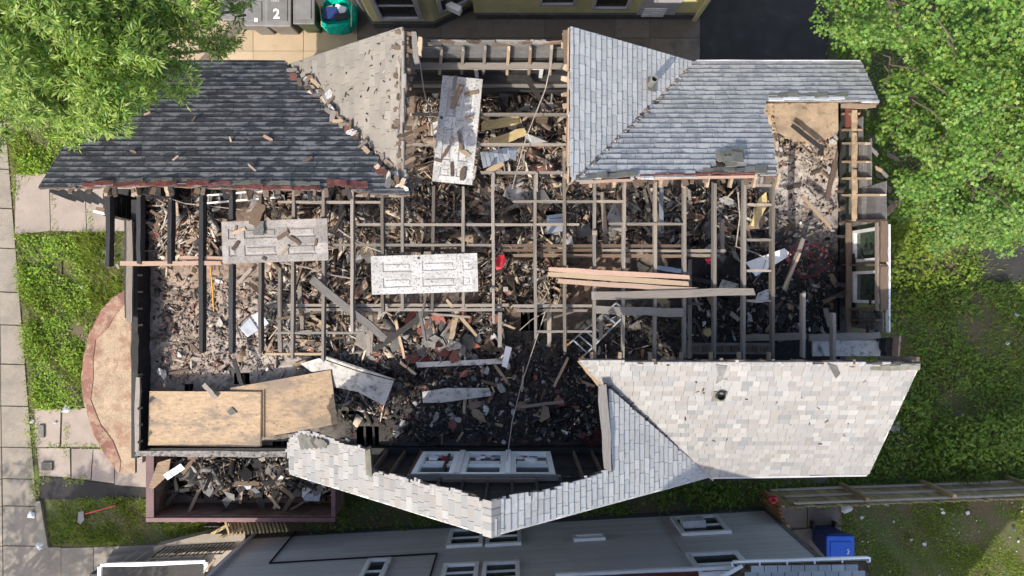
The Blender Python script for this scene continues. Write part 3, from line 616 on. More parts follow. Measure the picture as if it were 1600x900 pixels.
# vent pipes on the roof
def pipe(pl, px, h, r, mat, flash=True):
    p = pl.hit(*px); nn = pl.n if pl.n.z > 0 else -pl.n
    m = MB(); seg = 14
    ring = lambda rr, z: [p + Vector((rr * math.cos(6.2832 * i / seg), rr * math.sin(6.2832 * i / seg), z)) for i in range(seg)]
    v = ring(r, -.15) + ring(r, h) + ring(r * .82, h) + ring(r * .82, .0); f = []
    for lv in range(3):
        for i in range(seg): f.append((lv * seg + i, lv * seg + (i + 1) % seg, (lv + 1) * seg + (i + 1) % seg, (lv + 1) * seg + i))
    f.append(tuple(3 * seg + i for i in range(seg))); m.add(v, f)
    o = m.part('vent_pipe', mat, house)
    u = Vector((0, 0, 1)).cross(nn).normalized(); v_ = nn.cross(u)
    MB().prism([p + nn * .03 + u * a + v_ * b for a, b in ((-.12, -.13), (.12, -.13), (.12, .12), (-.12, .12))], nn * .01).part('pipe_flange', MT['underlay'], house)
pipe(PC, (1016, 133), .42, .065, MT['bin']); pipe(LO, (1123, 617), .16, .08, MT['darkmetal'])

# ---- walls
def wall_box(a, b, mat=MT['siding_black'], name='wall'): return MB().span(a, b).part(name, mat, house)
T_ = .14
wall_box((XL - T_, YB - T_, 0), (XL, 1.9, 4.62)); wall_box((XL + .7, 1.9, 0), (XL + .7 + T_, YT + T_, 5.3)); wall_box((XL, 1.76, 0), (XL + .7, 1.9, 4.1))
wall_box((XR, YB - T_, 0), (XR + T_, YT + T_, 4.05)); wall_box((XL, YB - T_, 0), (XR, YB, 4.3)); wall_box((XL + .84, YT, 0), (XR, YT + T_, 5.3))
wall_box((2.3, YB - T_ + .01, 4.3), (XR - .03, YB - .01, 5.55))
# top plates and burnt pieces along the left wall
beam_part('top_plate', P(203, 342, 4.75), P(203, 503, 4.75), .14, .05, MT['greywood'], house); beam_part('top_plate', P(212, 520, 4.72), P(212, 580, 4.72), .16, .06, MT['char'], house)
beam_part('top_plate', P(216, 588, 4.7), P(215, 706, 4.7), .1, .06, MT['greywood'], house)
beam_part('top_plate', P(197, 340, 4.66), P(198, 500, 4.66), .05, .08, MT['char'], house)
for y in range(300, 705, 26): beam_part('stud', P(219, y, 4.1), P(219, y, 4.6 + R.uniform(-.1, .2)), .05, .1, MT['char'], house)
beam_part('sill_beam', P(212, 708, 4.62), P(452, 709, 4.62), .13, .1, MT['ashbeam'], house, label='ash white burnt beam along the lower left wall')
beam_part('wall_plate', P(186, 412, 5.95), P(348, 411, 5.95), .09, .05, MT['pinkwood'], house)
beam_part('wall_plate', P(280, 404, 5.9), P(350, 404, 5.9), .1, .05, MT['pinkwood'], house)
# porch bay under the dark roof at the upper left
m = MB(); bay = [(165, 296), (166, 338), (200, 346), (206, 296)]
m.prism([P(a, b, 2.6) for a, b in bay], (0, 0, .12)).part('porch_floor', MT['siding_black'], house)
for a, b in (((168, 298), (168, 336)), ((168, 336), (206, 345))):
    p = P(*a, 4.7); q = P(*b, 4.7)
    for k in range(9): beam_part('siding_board', p + Vector((0, 0, -.2 * k)), q + Vector((0, 0, -.2 * k)), .03, .19, MT['siding_black'], house)
beam_part('white_sill', P(146, 330, 3.4), P(203, 342, 3.4), .06, .06, MT['white_dirty'], house); beam_part('wall_plate', P(150, 326, 3.5), P(204, 337, 3.5), .1, .06, MT['brownwood'], house)
for i in range(5): beam_part('soffit_board', P(78 + i * 14, 297, 5.3), P(120 + i * 12, 312 + i * 2, 5.0), .1, .03, MT['siding_black'], house)
for x in (157, 205, 255): beam_part('rafter_end', UP.hit(x, 294) + Vector((0, .1, -.12)), UP.hit(x, 302) + Vector((0, -.02, -.22)), .06, .14, MT['rawwood'], house)

# ---- ash covered floor
PILES = [(300, 350, 60, .35), (360, 390, 45, .2), (450, 360, 60, .35), (560, 360, 80, .4), (650, 340, 80, .45), (700, 260, 60, .4), (820, 200, 60, .4), (700, 520, 45, .5), (600, 520, 60, .3), (480, 520, 50, .25),
         (760, 500, 45, .35), (850, 350, 60, .25), (1020, 340, 60, .3), (1100, 340, 50, .35), (1180, 330, 40, .3), (1250, 420, 45, .25), (1250, 270, 40, .15), (1200, 490, 60, .25), (760, 630, 70, .15), (650, 640, 60, .15), (880, 590, 50, .2), (690, 180, 50, .3), (850, 270, 50, .3)]
PW = [(P(a, b, FZ + .2).x, P(a, b, FZ + .2).y, r * 15.2 / F, h) for a, b, r, h in PILES]
def fh(x, y):
    h = 0
    for a, b, r, k in PW: h = np.maximum(h, k * np.exp(-((x - a) ** 2 + (y - b) ** 2) / (r * r)))
    return FZ + h + .03 * np.sin(x * 5.1 + 2 * np.sin(y * 3)) * np.sin(y * 6.3)
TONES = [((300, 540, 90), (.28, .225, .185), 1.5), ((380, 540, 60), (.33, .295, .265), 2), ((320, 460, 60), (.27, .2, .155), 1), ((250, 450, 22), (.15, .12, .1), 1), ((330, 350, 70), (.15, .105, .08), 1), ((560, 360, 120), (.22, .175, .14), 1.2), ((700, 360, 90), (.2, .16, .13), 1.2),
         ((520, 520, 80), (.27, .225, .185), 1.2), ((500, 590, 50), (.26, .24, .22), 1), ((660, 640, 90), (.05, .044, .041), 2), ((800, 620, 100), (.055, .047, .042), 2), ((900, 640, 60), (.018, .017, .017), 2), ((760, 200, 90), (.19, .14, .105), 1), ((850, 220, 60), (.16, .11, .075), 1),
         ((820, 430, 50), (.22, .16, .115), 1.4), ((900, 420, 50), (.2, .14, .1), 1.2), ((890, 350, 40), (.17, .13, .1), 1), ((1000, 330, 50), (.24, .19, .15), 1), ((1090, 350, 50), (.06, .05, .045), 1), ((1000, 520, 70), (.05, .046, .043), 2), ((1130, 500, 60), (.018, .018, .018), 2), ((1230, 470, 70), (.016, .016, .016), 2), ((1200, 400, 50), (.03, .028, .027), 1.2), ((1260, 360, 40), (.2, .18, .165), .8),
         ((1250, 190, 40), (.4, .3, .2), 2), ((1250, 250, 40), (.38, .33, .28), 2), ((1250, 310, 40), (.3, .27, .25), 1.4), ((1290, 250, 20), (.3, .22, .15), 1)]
HOLES = [(815, 482, 849, 515), (286, 598, 302, 611), (366, 582, 388, 598), (534, 640, 566, 648), (560, 664, 594, 697), (852, 334, 876, 360), (424, 690, 450, 700)]
gx = np.arange(XL, XR + .01, .085); gy = np.arange(YB + .02, YT + .01, .085); GX, GY = np.meshgrid(gx, gy)
GZ = fh(GX, GY) + NR.normal(0, .012, GX.shape)
nx, ny = len(gx), len(gy); pxx = 800 + GX * F / (CZ - FZ); pyy = 450 - GY * F / (CZ - FZ)
acc = np.zeros((*GX.shape, 3)); ww = np.full(GX.shape, 1e-4)
wob = 14 * np.sin(pxx * .07 + 2 * np.sin(pyy * .05)); wob2 = 14 * np.sin(pyy * .08 + 2 * np.sin(pxx * .06))
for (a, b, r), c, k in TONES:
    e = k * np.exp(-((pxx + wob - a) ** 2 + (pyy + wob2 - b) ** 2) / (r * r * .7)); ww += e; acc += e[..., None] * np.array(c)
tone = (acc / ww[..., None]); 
vid = np.arange(nx * ny).reshape(ny, nx); faces = []
cxm = (pxx[:-1, :-1] + pxx[1:, 1:]) / 2; cym = (pyy[:-1, :-1] + pyy[1:, 1:]) / 2; keep = np.ones(cxm.shape, bool)
for a, b, c, d in HOLES: keep &= ~((cxm > a) & (cxm < c) & (cym > b) & (cym < d))
for j, i in zip(*np.where(keep)): faces.append((vid[j, i], vid[j, i + 1], vid[j + 1, i + 1], vid[j + 1, i]))
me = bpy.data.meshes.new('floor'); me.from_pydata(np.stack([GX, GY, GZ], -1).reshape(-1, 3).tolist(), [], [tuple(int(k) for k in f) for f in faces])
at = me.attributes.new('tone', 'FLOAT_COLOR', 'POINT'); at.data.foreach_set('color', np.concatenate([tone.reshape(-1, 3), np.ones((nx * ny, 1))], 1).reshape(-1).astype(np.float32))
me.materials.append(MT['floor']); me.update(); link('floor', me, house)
MB().span((XL, YB, 1.0), (XR, YT, 1.1)).part('lower_floor', MT['siding_black'], house)

# ---- ceiling joists (image lines x: y0..y1), one object each
def joist_v(x, y0, y1, mat, z=JZ, wd=.06, h=.15, name='joist', dx=0):
    beam_part(name, P(x, y0, z - h / 2), P(x + dx, y1, z - h / 2), wd, h, mat, house)
for x, y0, y1 in ((172, 286, 418), (220, 286, 415), (268, 290, 413), (317, 290, 553), (363, 290, 345), (363, 412, 552)): joist_v(x, y0, y1, MT['blackjoist'], wd=.085, h=.17)
for x, y0, y1 in ((409, 300, 553), (460, 292, 565), (507, 294, 567), (552, 296, 522), (598, 300, 490), (629, 302, 487), (678, 290, 487), (724, 290, 483), (769, 272, 507), (836, 272, 530), (882, 228, 550), (928, 282, 563), (974, 283, 563), (1023, 284, 563), (1069, 283, 563), (1116, 282, 563), (1162, 280, 562), (1207, 282, 563)):
    joist_v(x + R.uniform(-1, 1), y0, y1, MT[R.choice(['joist', 'joist', 'joist', 'greywood', 'darkjoist'])], dx=R.uniform(-2.4, 2.4), h=.14 + R.uniform(0, .03), z=JZ + R.uniform(-.06, .02))
for x, y0, y1 in ((1254, 457, 560), (1301, 488, 562)): joist_v(x, y0, y1, MT['greywood'])
for x, y0, y1, dx in ((438, 417, 552, 0), (468, 440, 516, 5), (533, 310, 393, 0), (1128, 342, 397, 0), (781, 487, 543, 0), (941, 300, 380, 6), (1077, 405, 560, 0), (580, 487, 552, 0), (576, 520, 556, 0), (858, 486, 542, 0), (939, 492, 528, 0)):
    joist_v(x, y0, y1, MT['greywood'], z=5.4, wd=.085, h=.08, name='wall_stud', dx=dx)
for x in (928, 972, 1019, 1068, 1114, 1158, 1205): beam_part('joist_end', P(x - 3.5, 550, JZ - .02), P(x - 3.5, 563, JZ - .02), .06, .1, MT['rawwood'], house)
def joist_h(x0, x1, y, mat=None, z=JZ - .04, wd=.05, h=.09, dy=0, name='blocking'):
    beam_part(name, P(x0, y, z - h / 2), P(x1, y + dy, z - h / 2), wd, h, mat or MT['joist'], house)
for x0, x1, y in ((433, 597, 316), (556, 643, 306), (556, 836, 351), (836, 905, 351), (950, 1068, 350), (513, 770, 383), (427, 573, 520), (800, 928, 315), (928, 975, 315), (839, 925, 518), (1165, 1205, 375), (1165, 1205, 423), (1165, 1205, 470), (1165, 1205, 320), (750, 887, 270), (642, 890, 179), (642, 890, 226), (1165, 1207, 290)):
    joist_h(x0, x1, y)
for x in (771, 838): joist_v(x, 270, 300, MT['greywood'], wd=.06)
joist_h(413, 507, 553, MT['rawwood'])
for k in range(22):
    x = R.uniform(400, 1200); y = R.uniform(300, 540); a = R.gauss(1.57, .25) if k % 2 else R.gauss(0, .2); l = R.uniform(.3, 1.3); c = P(x, y, R.uniform(5.2, 5.9)); d = Vector((math.cos(a), math.sin(a), R.uniform(-.45, .1))) * l / 2
    beam_part('broken_timber', c - d, c + d, R.uniform(.04, .08), R.uniform(.05, .12), MT[R.choice(['char', 'darkjoist', 'brownwood', 'joist'])], house)
# partition walls: double top plates on studs
def partition(x0, x1, y, z, mat, n, zt=None, name='top_plate', wd=.1):
    for k, dy in enumerate((0, 7)):
        beam_part(name, P(x0 + k * 6, y + dy, z - .02 * k), P(x1 - k * 9, y + dy, z - .02 * k), wd * .62, .06, mat, house)
    for i in range(n):
        if R.random() < .12: continue
        t = (i + .5) / n; p = P(x0 + (x1 - x0) * t, y + 3, z - .05); b = p.copy(); b.z = FZ
        beam_part('stud', b, p, .05, .09, MT['brownwood'] if i % 3 else MT['greywood'], house)
partition(600, 770, 384, 5.72, MT['brownwood'], 6); partition(770, 1067, 384, 5.72, MT['brownwood'], 11); partition(1067, 1133, 392, 5.72, MT['greywood'], 3)
beam_part('top_plate', P(800, 399, 5.7), P(1067, 400, 5.7), .07, .05, MT['brownwood'], house); beam_part('top_plate', P(940, 391, 5.74), P(1067, 392, 5.74), .05, .05, MT['greywood'], house)
partition(442, 800, 477, 5.72, MT['greywood'], 14); partition(800, 928, 478, 5.72, MT['greywood'], 5)
for k in range(9):                                            # studs of cross walls
    p = P(884 + R.uniform(-2, 2), 400 + k * 9, 5.6); b = p.copy(); b.z = FZ; beam_part('stud', b, p, .05, .09, MT['brownwood'], house)
for y in (410, 440, 470, 500, 530):
    p = P(1072, y, 5.6); b = p.copy(); b.z = FZ; beam_part('stud', b, p, .09, .05, MT['char'], house)

# ---- upper gable end wall (y = YT): charred boards, studs, plates, window
GT = YT + .02
def onY(px, z, y): return Vector(((px - 800) * (CZ - z) / F, y, z))
for k in range(11):
    z = 5.35 + k * .18
    a = onY(646, z, GT + .12); b = onY(892, z, GT + .12)
    if z > 6.9: a = onY(660 + R.uniform(0, 40), z, GT + .12); b = onY(870 - R.uniform(0, 50), z, GT + .12)
    beam_part('sheathing_board', a, b, .022, .172, MT['siding_grey' if k > 5 else 'siding_black'], house)
for x in (690, 724, 758, 795, 829, 862): beam_part('stud', onY(x - 3, 5.6, GT + .04), onY(x, 7.15 - R.uniform(0, .1), GT + .04), .09, .05, MT['rawwood' if x % 2 else 'greywood'], house, (1, 0, 0))
for z, x0, x1, mat in ((6.25, 640, 892, 'greywood'), (5.05, 640, 892, 'greywood'), (4.75, 640, 892, 'char')): beam_part('top_plate', onY(x0, z, GT - .02), onY(x1, z, GT - .02), .12, .07, MT[mat], house)
torn2 = [beam_part('broken_board', onY(668 + i * 20, 7.2 + R.uniform(-.1, .06), GT + .1), onY(690 + i * 21, 7.2 + R.uniform(-.1, .06), GT + .1), .03, .1, MT['brownwood' if i % 2 else 'greywood'], house) for i in range(10)]
beam_part('rake_stub', PB.hit(641, 47) + Vector((.05, 0, -.1)), PB.hit(645, 95) + Vector((.05, 0, -.15)), .1, .1, MT['greywood'], house); beam_part('rake_stub', PB.hit(652, 52) + Vector((.03, 0, -.2)), PB.hit(650, 82) + Vector((.03, 0, -.2)), .08, .1, MT['rawwood'], house)
beam_part('rake_stub', PC.hit(884, 44) + Vector((0, 0, -.1)), PC.hit(886, 98) + Vector((0, 0, -.1)), .1, .1, MT['brownwood'], house)
def window_in(parent, to, x0, x1, y0, y1, fr_=.07, mat='white', glass='glass', bars=1, depth=.06, name='window', nrm=None, label=None):
    """to(a,b,h): wall coordinates to world; frame of four bars, meeting rail, pane"""
    wroot = MB()
    def bar(a, b, c, d, h0=-.02, h1=depth): wroot.add([to(*q) for q in ((a, b, h0), (c, b, h0), (c, d, h0), (a, d, h0), (a, b, h1), (c, b, h1), (c, d, h1), (a, d, h1))], [(0, 3, 2, 1), (4, 5, 6, 7), (0, 1, 5, 4), (1, 2, 6, 5), (2, 3, 7, 6), (3, 0, 4, 7)])
    bar(x0, y0, x1, y0 + fr_); bar(x0, y1 - fr_, x1, y1); bar(x0, y0 + fr_, x0 + fr_, y1 - fr_); bar(x1 - fr_, y0 + fr_, x1, y1 - fr_)
    wn = wroot.part(name, MT[mat], parent, label)
    for k in range(bars):
        yy = y0 + (y1 - y0) * (k + 1) / (bars + 1); m = MB(); 
        wroot = m; bar(x0 + fr_, yy - .022, x1 - fr_, yy + .022, -.02, depth * .5); m.part('meeting_rail', MT[mat], wn)
    m = MB(); wroot = m; bar(x0 + fr_ + .002, y0 + fr_ + .002, x1 - fr_ - .002, y1 - fr_ - .002, -.03, -.012); m.part('pane', MT[glass], wn)
    return wn
tx = lambda a, b, h: Vector((a, GT + .1 - h, b))
window_in(house, tx, -.75, .62, 4.5, 5.9, .07, 'white_dirty', 'redpaper', 0); 
for i in range(6): beam_part('sheathing_board', Vector((-.6 + i * .22, GT + .05, 4.6)), Vector((-.6 + i * .22, GT + .05, 5.3)), .02, .2, MT['redpaper'], house, (1, 0, 0))

# ---- right wall of the house: studs, gray sheathing boards, double window
def onX(py, z, x): return Vector((x, (450 - py) * (CZ - z) / F, z))
RX = XR + .02
def rsec(y0, y1, ztop, nb):
    pitch = (ztop - 4.2) / nb
    for k in range(nb):
        z0 = 4.2 + k * pitch; 
        a = onX(y0, 5, RX + .12).y; b = onX(y1, 5, RX + .12).y
        beam_part('sheathing_board', Vector((RX + .12, a, z0 + pitch / 2)), Vector((RX + .12, b, z0 + pitch / 2)), .022, pitch - .012, MT['siding_grey'], house)
rsec(217, 291, 5.15, 6); rsec(291, 350, 5.72, 8); rsec(485, 515, 5.6, 8); rsec(178, 217, 4.8, 4)
for y, zt in ((178, 4.7), (203, 4.8), (224, 5.15), (253, 5.18), (279, 5.18), (305, 5.75), (345, 5.75), (414, 5.75), (482, 5.7), (500, 5.6)):
    beam_part('stud', onX(y, 4.1, RX + .05), onX(y, zt, RX + .05), .05, .12, MT['rawwood' if y < 310 else 'brownwood'], house, (1, 0, 0))
for (y0, y1) in ((172, 205), (207, 262), (264, 346)): beam_part('ledger_board', onX(y0, 4.75, RX - .04), onX(y1, 4.75, RX - .04), .12, .04, MT['tanledger'], house)
beam_part('ledger_board', onX(346, 4.45, RX - .02), onX(520, 4.45, RX - .02), .12, .05, MT['brownwood'], house)
for y0, y1 in ((345, 410), (415, 485)):
    beam_part('window_head', onX(y0, 5.72, RX + .06), onX(y1, 5.72, RX + .06), .15, .07, MT['brownwood'], house)
beam_part('window_head', onX(346, 5.62, RX - .02), onX(486, 5.62, RX - .02), .03, .1, MT['greywood'], house)
tr = lambda a, b, h: Vector((RX + .12 - h, a, b))
for y0, y1 in ((413, 353), (478, 419)):
    a = onX(y0, 5, RX).y; b = onX(y1, 5, RX).y; window_in(house, tr, a + .06, b - .06, 4.46, 5.5, .06, 'sash', 'mirrorglass', 0, .06)
wall_box((XR + .16, onX(485, 5, XR).y, 4.05), (XR + .2, onX(350, 5, XR).y, 4.44), MT['siding_black'])
beam_part('corner_board', onX(349, 5.7, RX + .16), onX(520, 5.7, RX + .16), .03, .12, MT['white_dirty'], house)
for y in range(300, 520, 24):
    yy = y + R.uniform(-8, 8); beam_part('block', onX(yy, 4.3, RX - R.uniform(.12, .3)), onX(yy + R.uniform(-3, 3), 4.3 + R.uniform(-.1, .1), RX - .04), R.uniform(.05, .1), .06, MT['brownwood' if y < 360 else 'char'], house)
for k in range(16):
    yy = R.uniform(350, 520); z_ = R.uniform(4.3, 5.6); beam_part('charred_lath', onX(yy, z_, RX + .03), onX(yy + R.uniform(5, 22), z_ + R.uniform(-.15, .15), RX + .03), .02, R.uniform(.04, .12), MT['char'], house)
for k in range(10):
    z_ = R.uniform(4.9, 5.8); yy = R.uniform(205, 345); beam_part('broken_board', onX(yy, z_, RX + .14), onX(yy + R.uniform(3, 14), z_ + R.uniform(.05, .3), RX + .2), .02, .1, MT[R.choice(['rawwood', 'siding_grey', 'char'])], house)
# wide plate and box at the lower right corner
for x0, x1 in ((1160, 1260), (1262, 1375)): beam_part('top_plate', P(x0, 528, 5.6), P(x1, 524, 5.6), .14, .07, MT['greywood'], house)
MB().span(P(1268, 556, 5.0), P(1376, 532, 5.06)).part('ceiling_board', MT['plaster'], house); MB().span(P(1080, 553, 5.0), P(1205, 536, 5.06)).part('ceiling_board', MT['oldbeam'], house)
for i in range(26): beam_part('lath', P(1080 + i * 4.8, 540, 5.09), P(1080 + i * 4.8, 550, 5.09), .03, .02, MT['brownwood'], house)
beam_part('corner_post', P(1386, 528, 5.3), P(1388, 556, 5.3), .22, .25, MT['char'], house); beam_part('corner_board', P(1400, 524, 5.5), P(1398, 556, 5.5), .03, .3, MT['pinkwood'], house)
beam_part('eave_board', P(1372, 562, 6.9), P(1436, 562, 6.9), .12, .06, MT['brownwood'], house); beam_part('eave_board', P(1372, 566, 6.95), P(1425, 567, 6.95), .05, .05, MT['rawwood'], house)
# tan attic floor at the upper right, rake soffit
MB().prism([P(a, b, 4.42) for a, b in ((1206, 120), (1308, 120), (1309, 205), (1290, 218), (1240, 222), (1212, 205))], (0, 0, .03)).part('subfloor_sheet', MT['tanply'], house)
MB().prism([P(a, b, 4.4) for a, b in ((1320, 166), (1343, 160), (1343, 199), (1320, 199))], (0, 0, .05)).part('landing', MT['roofbrown'], house)
for k in range(3): beam_part('soffit_board', UP.hit(1318 + k * 8, 161) + Vector((0, -.02, -.12 - .03 * k)), UP.hit(1374, 161) + Vector((-.05 * k, -.02, -.1 - .03 * k)), .09, .02, MT['rawwood' if k else 'brownwood'], house)

# ---- front gable end wall below the cream strip
GB = YB - .06
for k in range(20):
    z = 4.1 + k * .185
    half = min(3.0, (8.5 - z) / .77 - .15)
    x0, x1 = max(-2.98, -.3 - half), min(2.08, -.3 + half)
    a, b = -1.95, 0.85
    if 4.55 < z < 6.3:
        for q0, q1 in ((x0, a), (b, x1)): beam_part('sheathing_board', Vector((q0, GB - .1, z)), Vector((q1, GB - .1, z)), .022, .176, MT['siding_black'], house)
    else: beam_part('sheathing_board', Vector((x0, GB - .1, z)), Vector((x1, GB - .1, z)), .022, .176, MT['siding_black'], house)
for x, zt in ((-2.75, 6.0), (-2.35, 6.6), (-1.98, 6.5), (-1.35, 7.4), (-.9, 7.8), (-.45, 8.0), (0, 7.9), (.45, 7.6), (.9, 7.2), (1.35, 6.6), (1.75, 6.2)):
    beam_part('stud', Vector((x, GB - .03, 4.1 if abs(x) > .95 and x < 1.4 and x > -2 or abs(x) > 1 else 6.35)), Vector((x, GB - .03, zt)), .05, .1, MT['brownwood' if abs(x) > 1.3 else 'char'], house)
beam_part('header', Vector((-2, GB, 6.42)), Vector((.95, GB, 6.42)), .12, .1, MT['greywood'], house); beam_part('header', Vector((-1.3, GB + .01, 6.68)), Vector((.5, GB + .01, 6.68)), .06, .04, MT['brownwood'], house)
beam_part('header', Vector((-1.3, GB + .01, 6.58)), Vector((.5, GB + .01, 6.58)), .03, .03, MT['greywood'], house)
tg = lambda a, b, h: Vector((a, GB - .06 + h, b))
for a, b in ((-1.93, -1.12), (-1.0, -.14), (-.02, .83)): window_in(house, tg, a, b, 4.5, 6.3, .1, 'white', 'glass', 1, .1)
for a in (-1.06, -.08): MB().span((a - .055, GB - .1, 4.5), (a + .055, GB + .07, 6.3)).part('mullion', MT['white'], house)
for a, b in ((-1.93, -1.12), (-1.0, -.14), (-.02, .83)):
    MB().span((a + .12, GB - .085, 5.35), (b - .12, GB - .079, 6.18)).part('sill_board', MT['pinkwood'], house); MB().span((a + .12, GB - .07, 4.95), (b - .12, GB - .055, 5.3)).part('sash', MT['white'], house)
    for k in range(5): MB().box((R.uniform(a + .15, b - .15), GB - .03, R.uniform(4.62, 4.95)), (R.uniform(.08, .25), .05, R.uniform(.06, .16)), Matrix.Rotation(R.uniform(-.6, .6), 3, 'Y')).part('window_debris', MT[('white', 'white', 'redplastic', 'litter', 'metal')[k]], house)
# curled shingle flap at the torn end of the strip
MB().prism([PG.hit(572, 700), PG.hit(580, 696), PG.hit(583, 740), PG.hit(574, 736)], (.03, 0, .25)).part('curled_flap', MT['underlay'], house)
for k in range(6): beam_part('torn_underlay', PG.hit(470 + k * 6, 678 + k * 2) + Vector((0, 0, .06)), PG.hit(478 + k * 7, 700 - k) + Vector((0, 0, .1)), .12, .015, MT['underlay' if k % 2 else 'shingle_tan'], house)

# porch roof at the left
pts = [(196, 455), (178, 466), (160, 486), (143, 520), (134, 555), (130, 590), (134, 628), (148, 676), (170, 715), (188, 738), (214, 738), (214, 455)]
pr = empty('porch_roof', P(180, 600, 3.4), 'rust red and tan rounded porch roof jutting from the left wall', 'porch roof')
MB().prism([P(a, b, 3.55) for a, b in pts], (0, 0, .08)).part('roof_sheet', MT['porch'], pr)
rim = [P(a, b, 3.6) for a, b in pts[:10]]
cen = P(205, 600, 3.6); ins = [p.lerp(cen, .13 + .05 * ((i * 7) % 3)) for i, p in enumerate(rim)]
for i in range(9): MB().prism([rim[i] + Vector((0, 0, .036)), rim[i + 1] + Vector((0, 0, .036)), ins[i + 1] + Vector((0, 0, .036)), ins[i] + Vector((0, 0, .036))], (0, 0, .008)).part('edge_flashing', MT['porchband'], pr)
for i in range(9): beam_part('roof_edge', rim[i], rim[i + 1], .05, .06, MT['porchedge'], pr)
for a, b in ((150, 540), (160, 690), (190, 480)):
    p = P(a, b, 3.5); beam_part('post', Vector((p.x * .97, p.y, 0)), Vector((p.x * .97, p.y, 3.5)), .1, .1, MT['white_dirty'], pr)
MB().prism([P(a, b, .02) for a, b in ((230, 480), (200, 520), (190, 590), (200, 680), (225, 715), (240, 715), (240, 480))], (0, 0, .6)).part('porch_deck', MT['greywood'], pr)

# ================================================================== LOOSE THINGS ON THE HOUSE
def panel_door(px4, z, mat, label, tilt=0, knob=None):
    c = [P(a, b, z) for a, b in px4]; o0 = sum(c, Vector()) / 4
    x = ((c[1] - c[0]) + (c[2] - c[3])) / 2; L_ = x.length; x.normalize(); y = ((c[3] - c[0]) + (c[2] - c[1])) / 2; W_ = y.length; y = (y - x * y.dot(x)).normalized(); n = x.cross(y)
    if n.z < 0: y = -y; n = -n
    root = empty('door', o0, label, 'door', 'panel doors lying on the joists')
    rot = Matrix((x, y, n)).transposed()
    def loc(mb, name, mt):
        me, _ = mb.mesh(name, mt); return link(name, me, root, o0, rot)
    rows = [(-.40, -.33), (-.27, .02), (.13, .40)]; ysl = [(-.33, -.08), (.08, .33)]
    rows = [(-.44, -.36), (-.29, .02), (.12, .39)]
    slab_ = MB(); xs = [-.5]; 
    for a, b in rows: xs += [a, b]
    xs += [.5]; yv = [-.5, ysl[0][0], ysl[0][1], ysl[1][0], ysl[1][1], .5]
    for i in range(len(xs) - 1):
        for j in range(5):
            pan = i % 2 == 1 and j in (1, 3); t = .018 if pan else .035
            slab_.span((xs[i] * L_, yv[j] * W_, -.0175), (xs[i + 1] * L_, yv[j + 1] * W_, -.0175 + t))
    loc(slab_, 'door_leaf', mat)
    for a, b in rows:
        for c0, c1 in ysl:
            m = MB(); iL = .035; m.add([(a * L_ + iL, c0 * W_ + iL, .0), (b * L_ - iL, c0 * W_ + iL, .0), (b * L_ - iL, c1 * W_ - iL, .0), (a * L_ + iL, c1 * W_ - iL, .0),
                                       (a * L_ + iL + .02, c0 * W_ + iL + .02, .016), (b * L_ - iL - .02, c0 * W_ + iL + .02, .016), (b * L_ - iL - .02, c1 * W_ - iL - .02, .016), (a * L_ + iL + .02, c1 * W_ - iL - .02, .016)],
                                      [(0, 1, 5, 4), (1, 2, 6, 5), (2, 3, 7, 6), (3, 0, 4, 7), (4, 5, 6, 7)])
            loc(m, 'panel', mat)
    if knob is not None:
        m = MB(); m.tube([(knob[0] * L_, knob[1] * W_, .012), (knob[0] * L_, knob[1] * W_, .021)], .03, 10); loc(m, 'knob_hole', MT['darkmetal'])
    return root, (o0, x, y, n, L_, W_)
d1 = panel_door([(746, 396), (580, 400), (581, 461), (747, 455)], JZ + .05, MT['door'], 'bright white panel door lying flat across the joists at the centre of the house', knob=(.05, -.42))
d2 = panel_door([(347, 347), (512, 341), (513, 407), (348, 412)], JZ + .05, MT['door2'], 'ash gray panel door strewn with scraps on the joists near the blackened left joists')
d3 = panel_door([(738, 290), (754, 125), (692, 117), (675, 282)], JZ + .08, MT['door'], 'white panel door with a charred board on it, propped beside the tan roof face', knob=(.1, .42))
tagged = []
def loose(name, a, b, z, wd, h, mat, label, cat='board', group=None, z2=None):
    p0 = P(*a, z); p1 = P(*b, z if z2 is None else z2)
    o = link(name, board_me(R.randrange(6), mat), None, (p0 + p1) / 2, frame_of(p0, p1), ((p1 - p0).length, wd, h)); tag(o, label, cat, group); return o
gp = 'planks laid across the joists'
loose('plank', (855, 421), (1078, 433), JZ + .03, .1, .05, MT['pinkwood'], 'topmost of the three raw planks laid across the joists right of the centre', 'plank', gp)
loose('plank', (855, 428), (1078, 443), JZ + .031, .1, .05, MT['rawwood'], 'middle one of the three raw planks laid across the joists', 'plank', gp)
loose('plank', (867, 439), (1092, 454), JZ + .032, .1, .05, MT['pinkwood'], 'lowest of the three raw planks, ending furthest to the right', 'plank', gp)
loose('plank', (924, 463), (1181, 455), JZ + .07, .16, .05, MT['greywood'], 'long weathered gray plank with a pointed right end below the raw planks', 'plank', gp)
loose('plank', (928, 484), (1070, 489), JZ + .03, .17, .05, MT['greywood'], 'short wide gray plank lying over the ladder', 'plank', gp)
loose('beam', (485, 435), (604, 530), JZ + .1, .16, .1, MT['oldbeam'], 'thick blistered gray beam lying diagonally across the joists', 'beam', z2=JZ - .25)
loose('beam', (583, 548), (680, 480), 4.9, .12, .12, MT['char'], 'blackened beam leaning out of the rubble below the white door', 'beam', z2=5.4)
loose('board', (697, 468), (745, 525), 5.9, .07, .03, MT['rawwood'], 'long fresh splinter sticking out below the bright white door', 'board', z2=4.8)
loose('board', (888, 558), (865, 605), 4.7, .06, .03, MT['rawwood'], 'tan stick leaning on the black rubble left of the pale roof', 'board')
loose('board', (812, 636), (882, 627), 4.45, .07, .03, MT['greywood'], 'pale board on the black floor left of the roof cut edge', 'board')
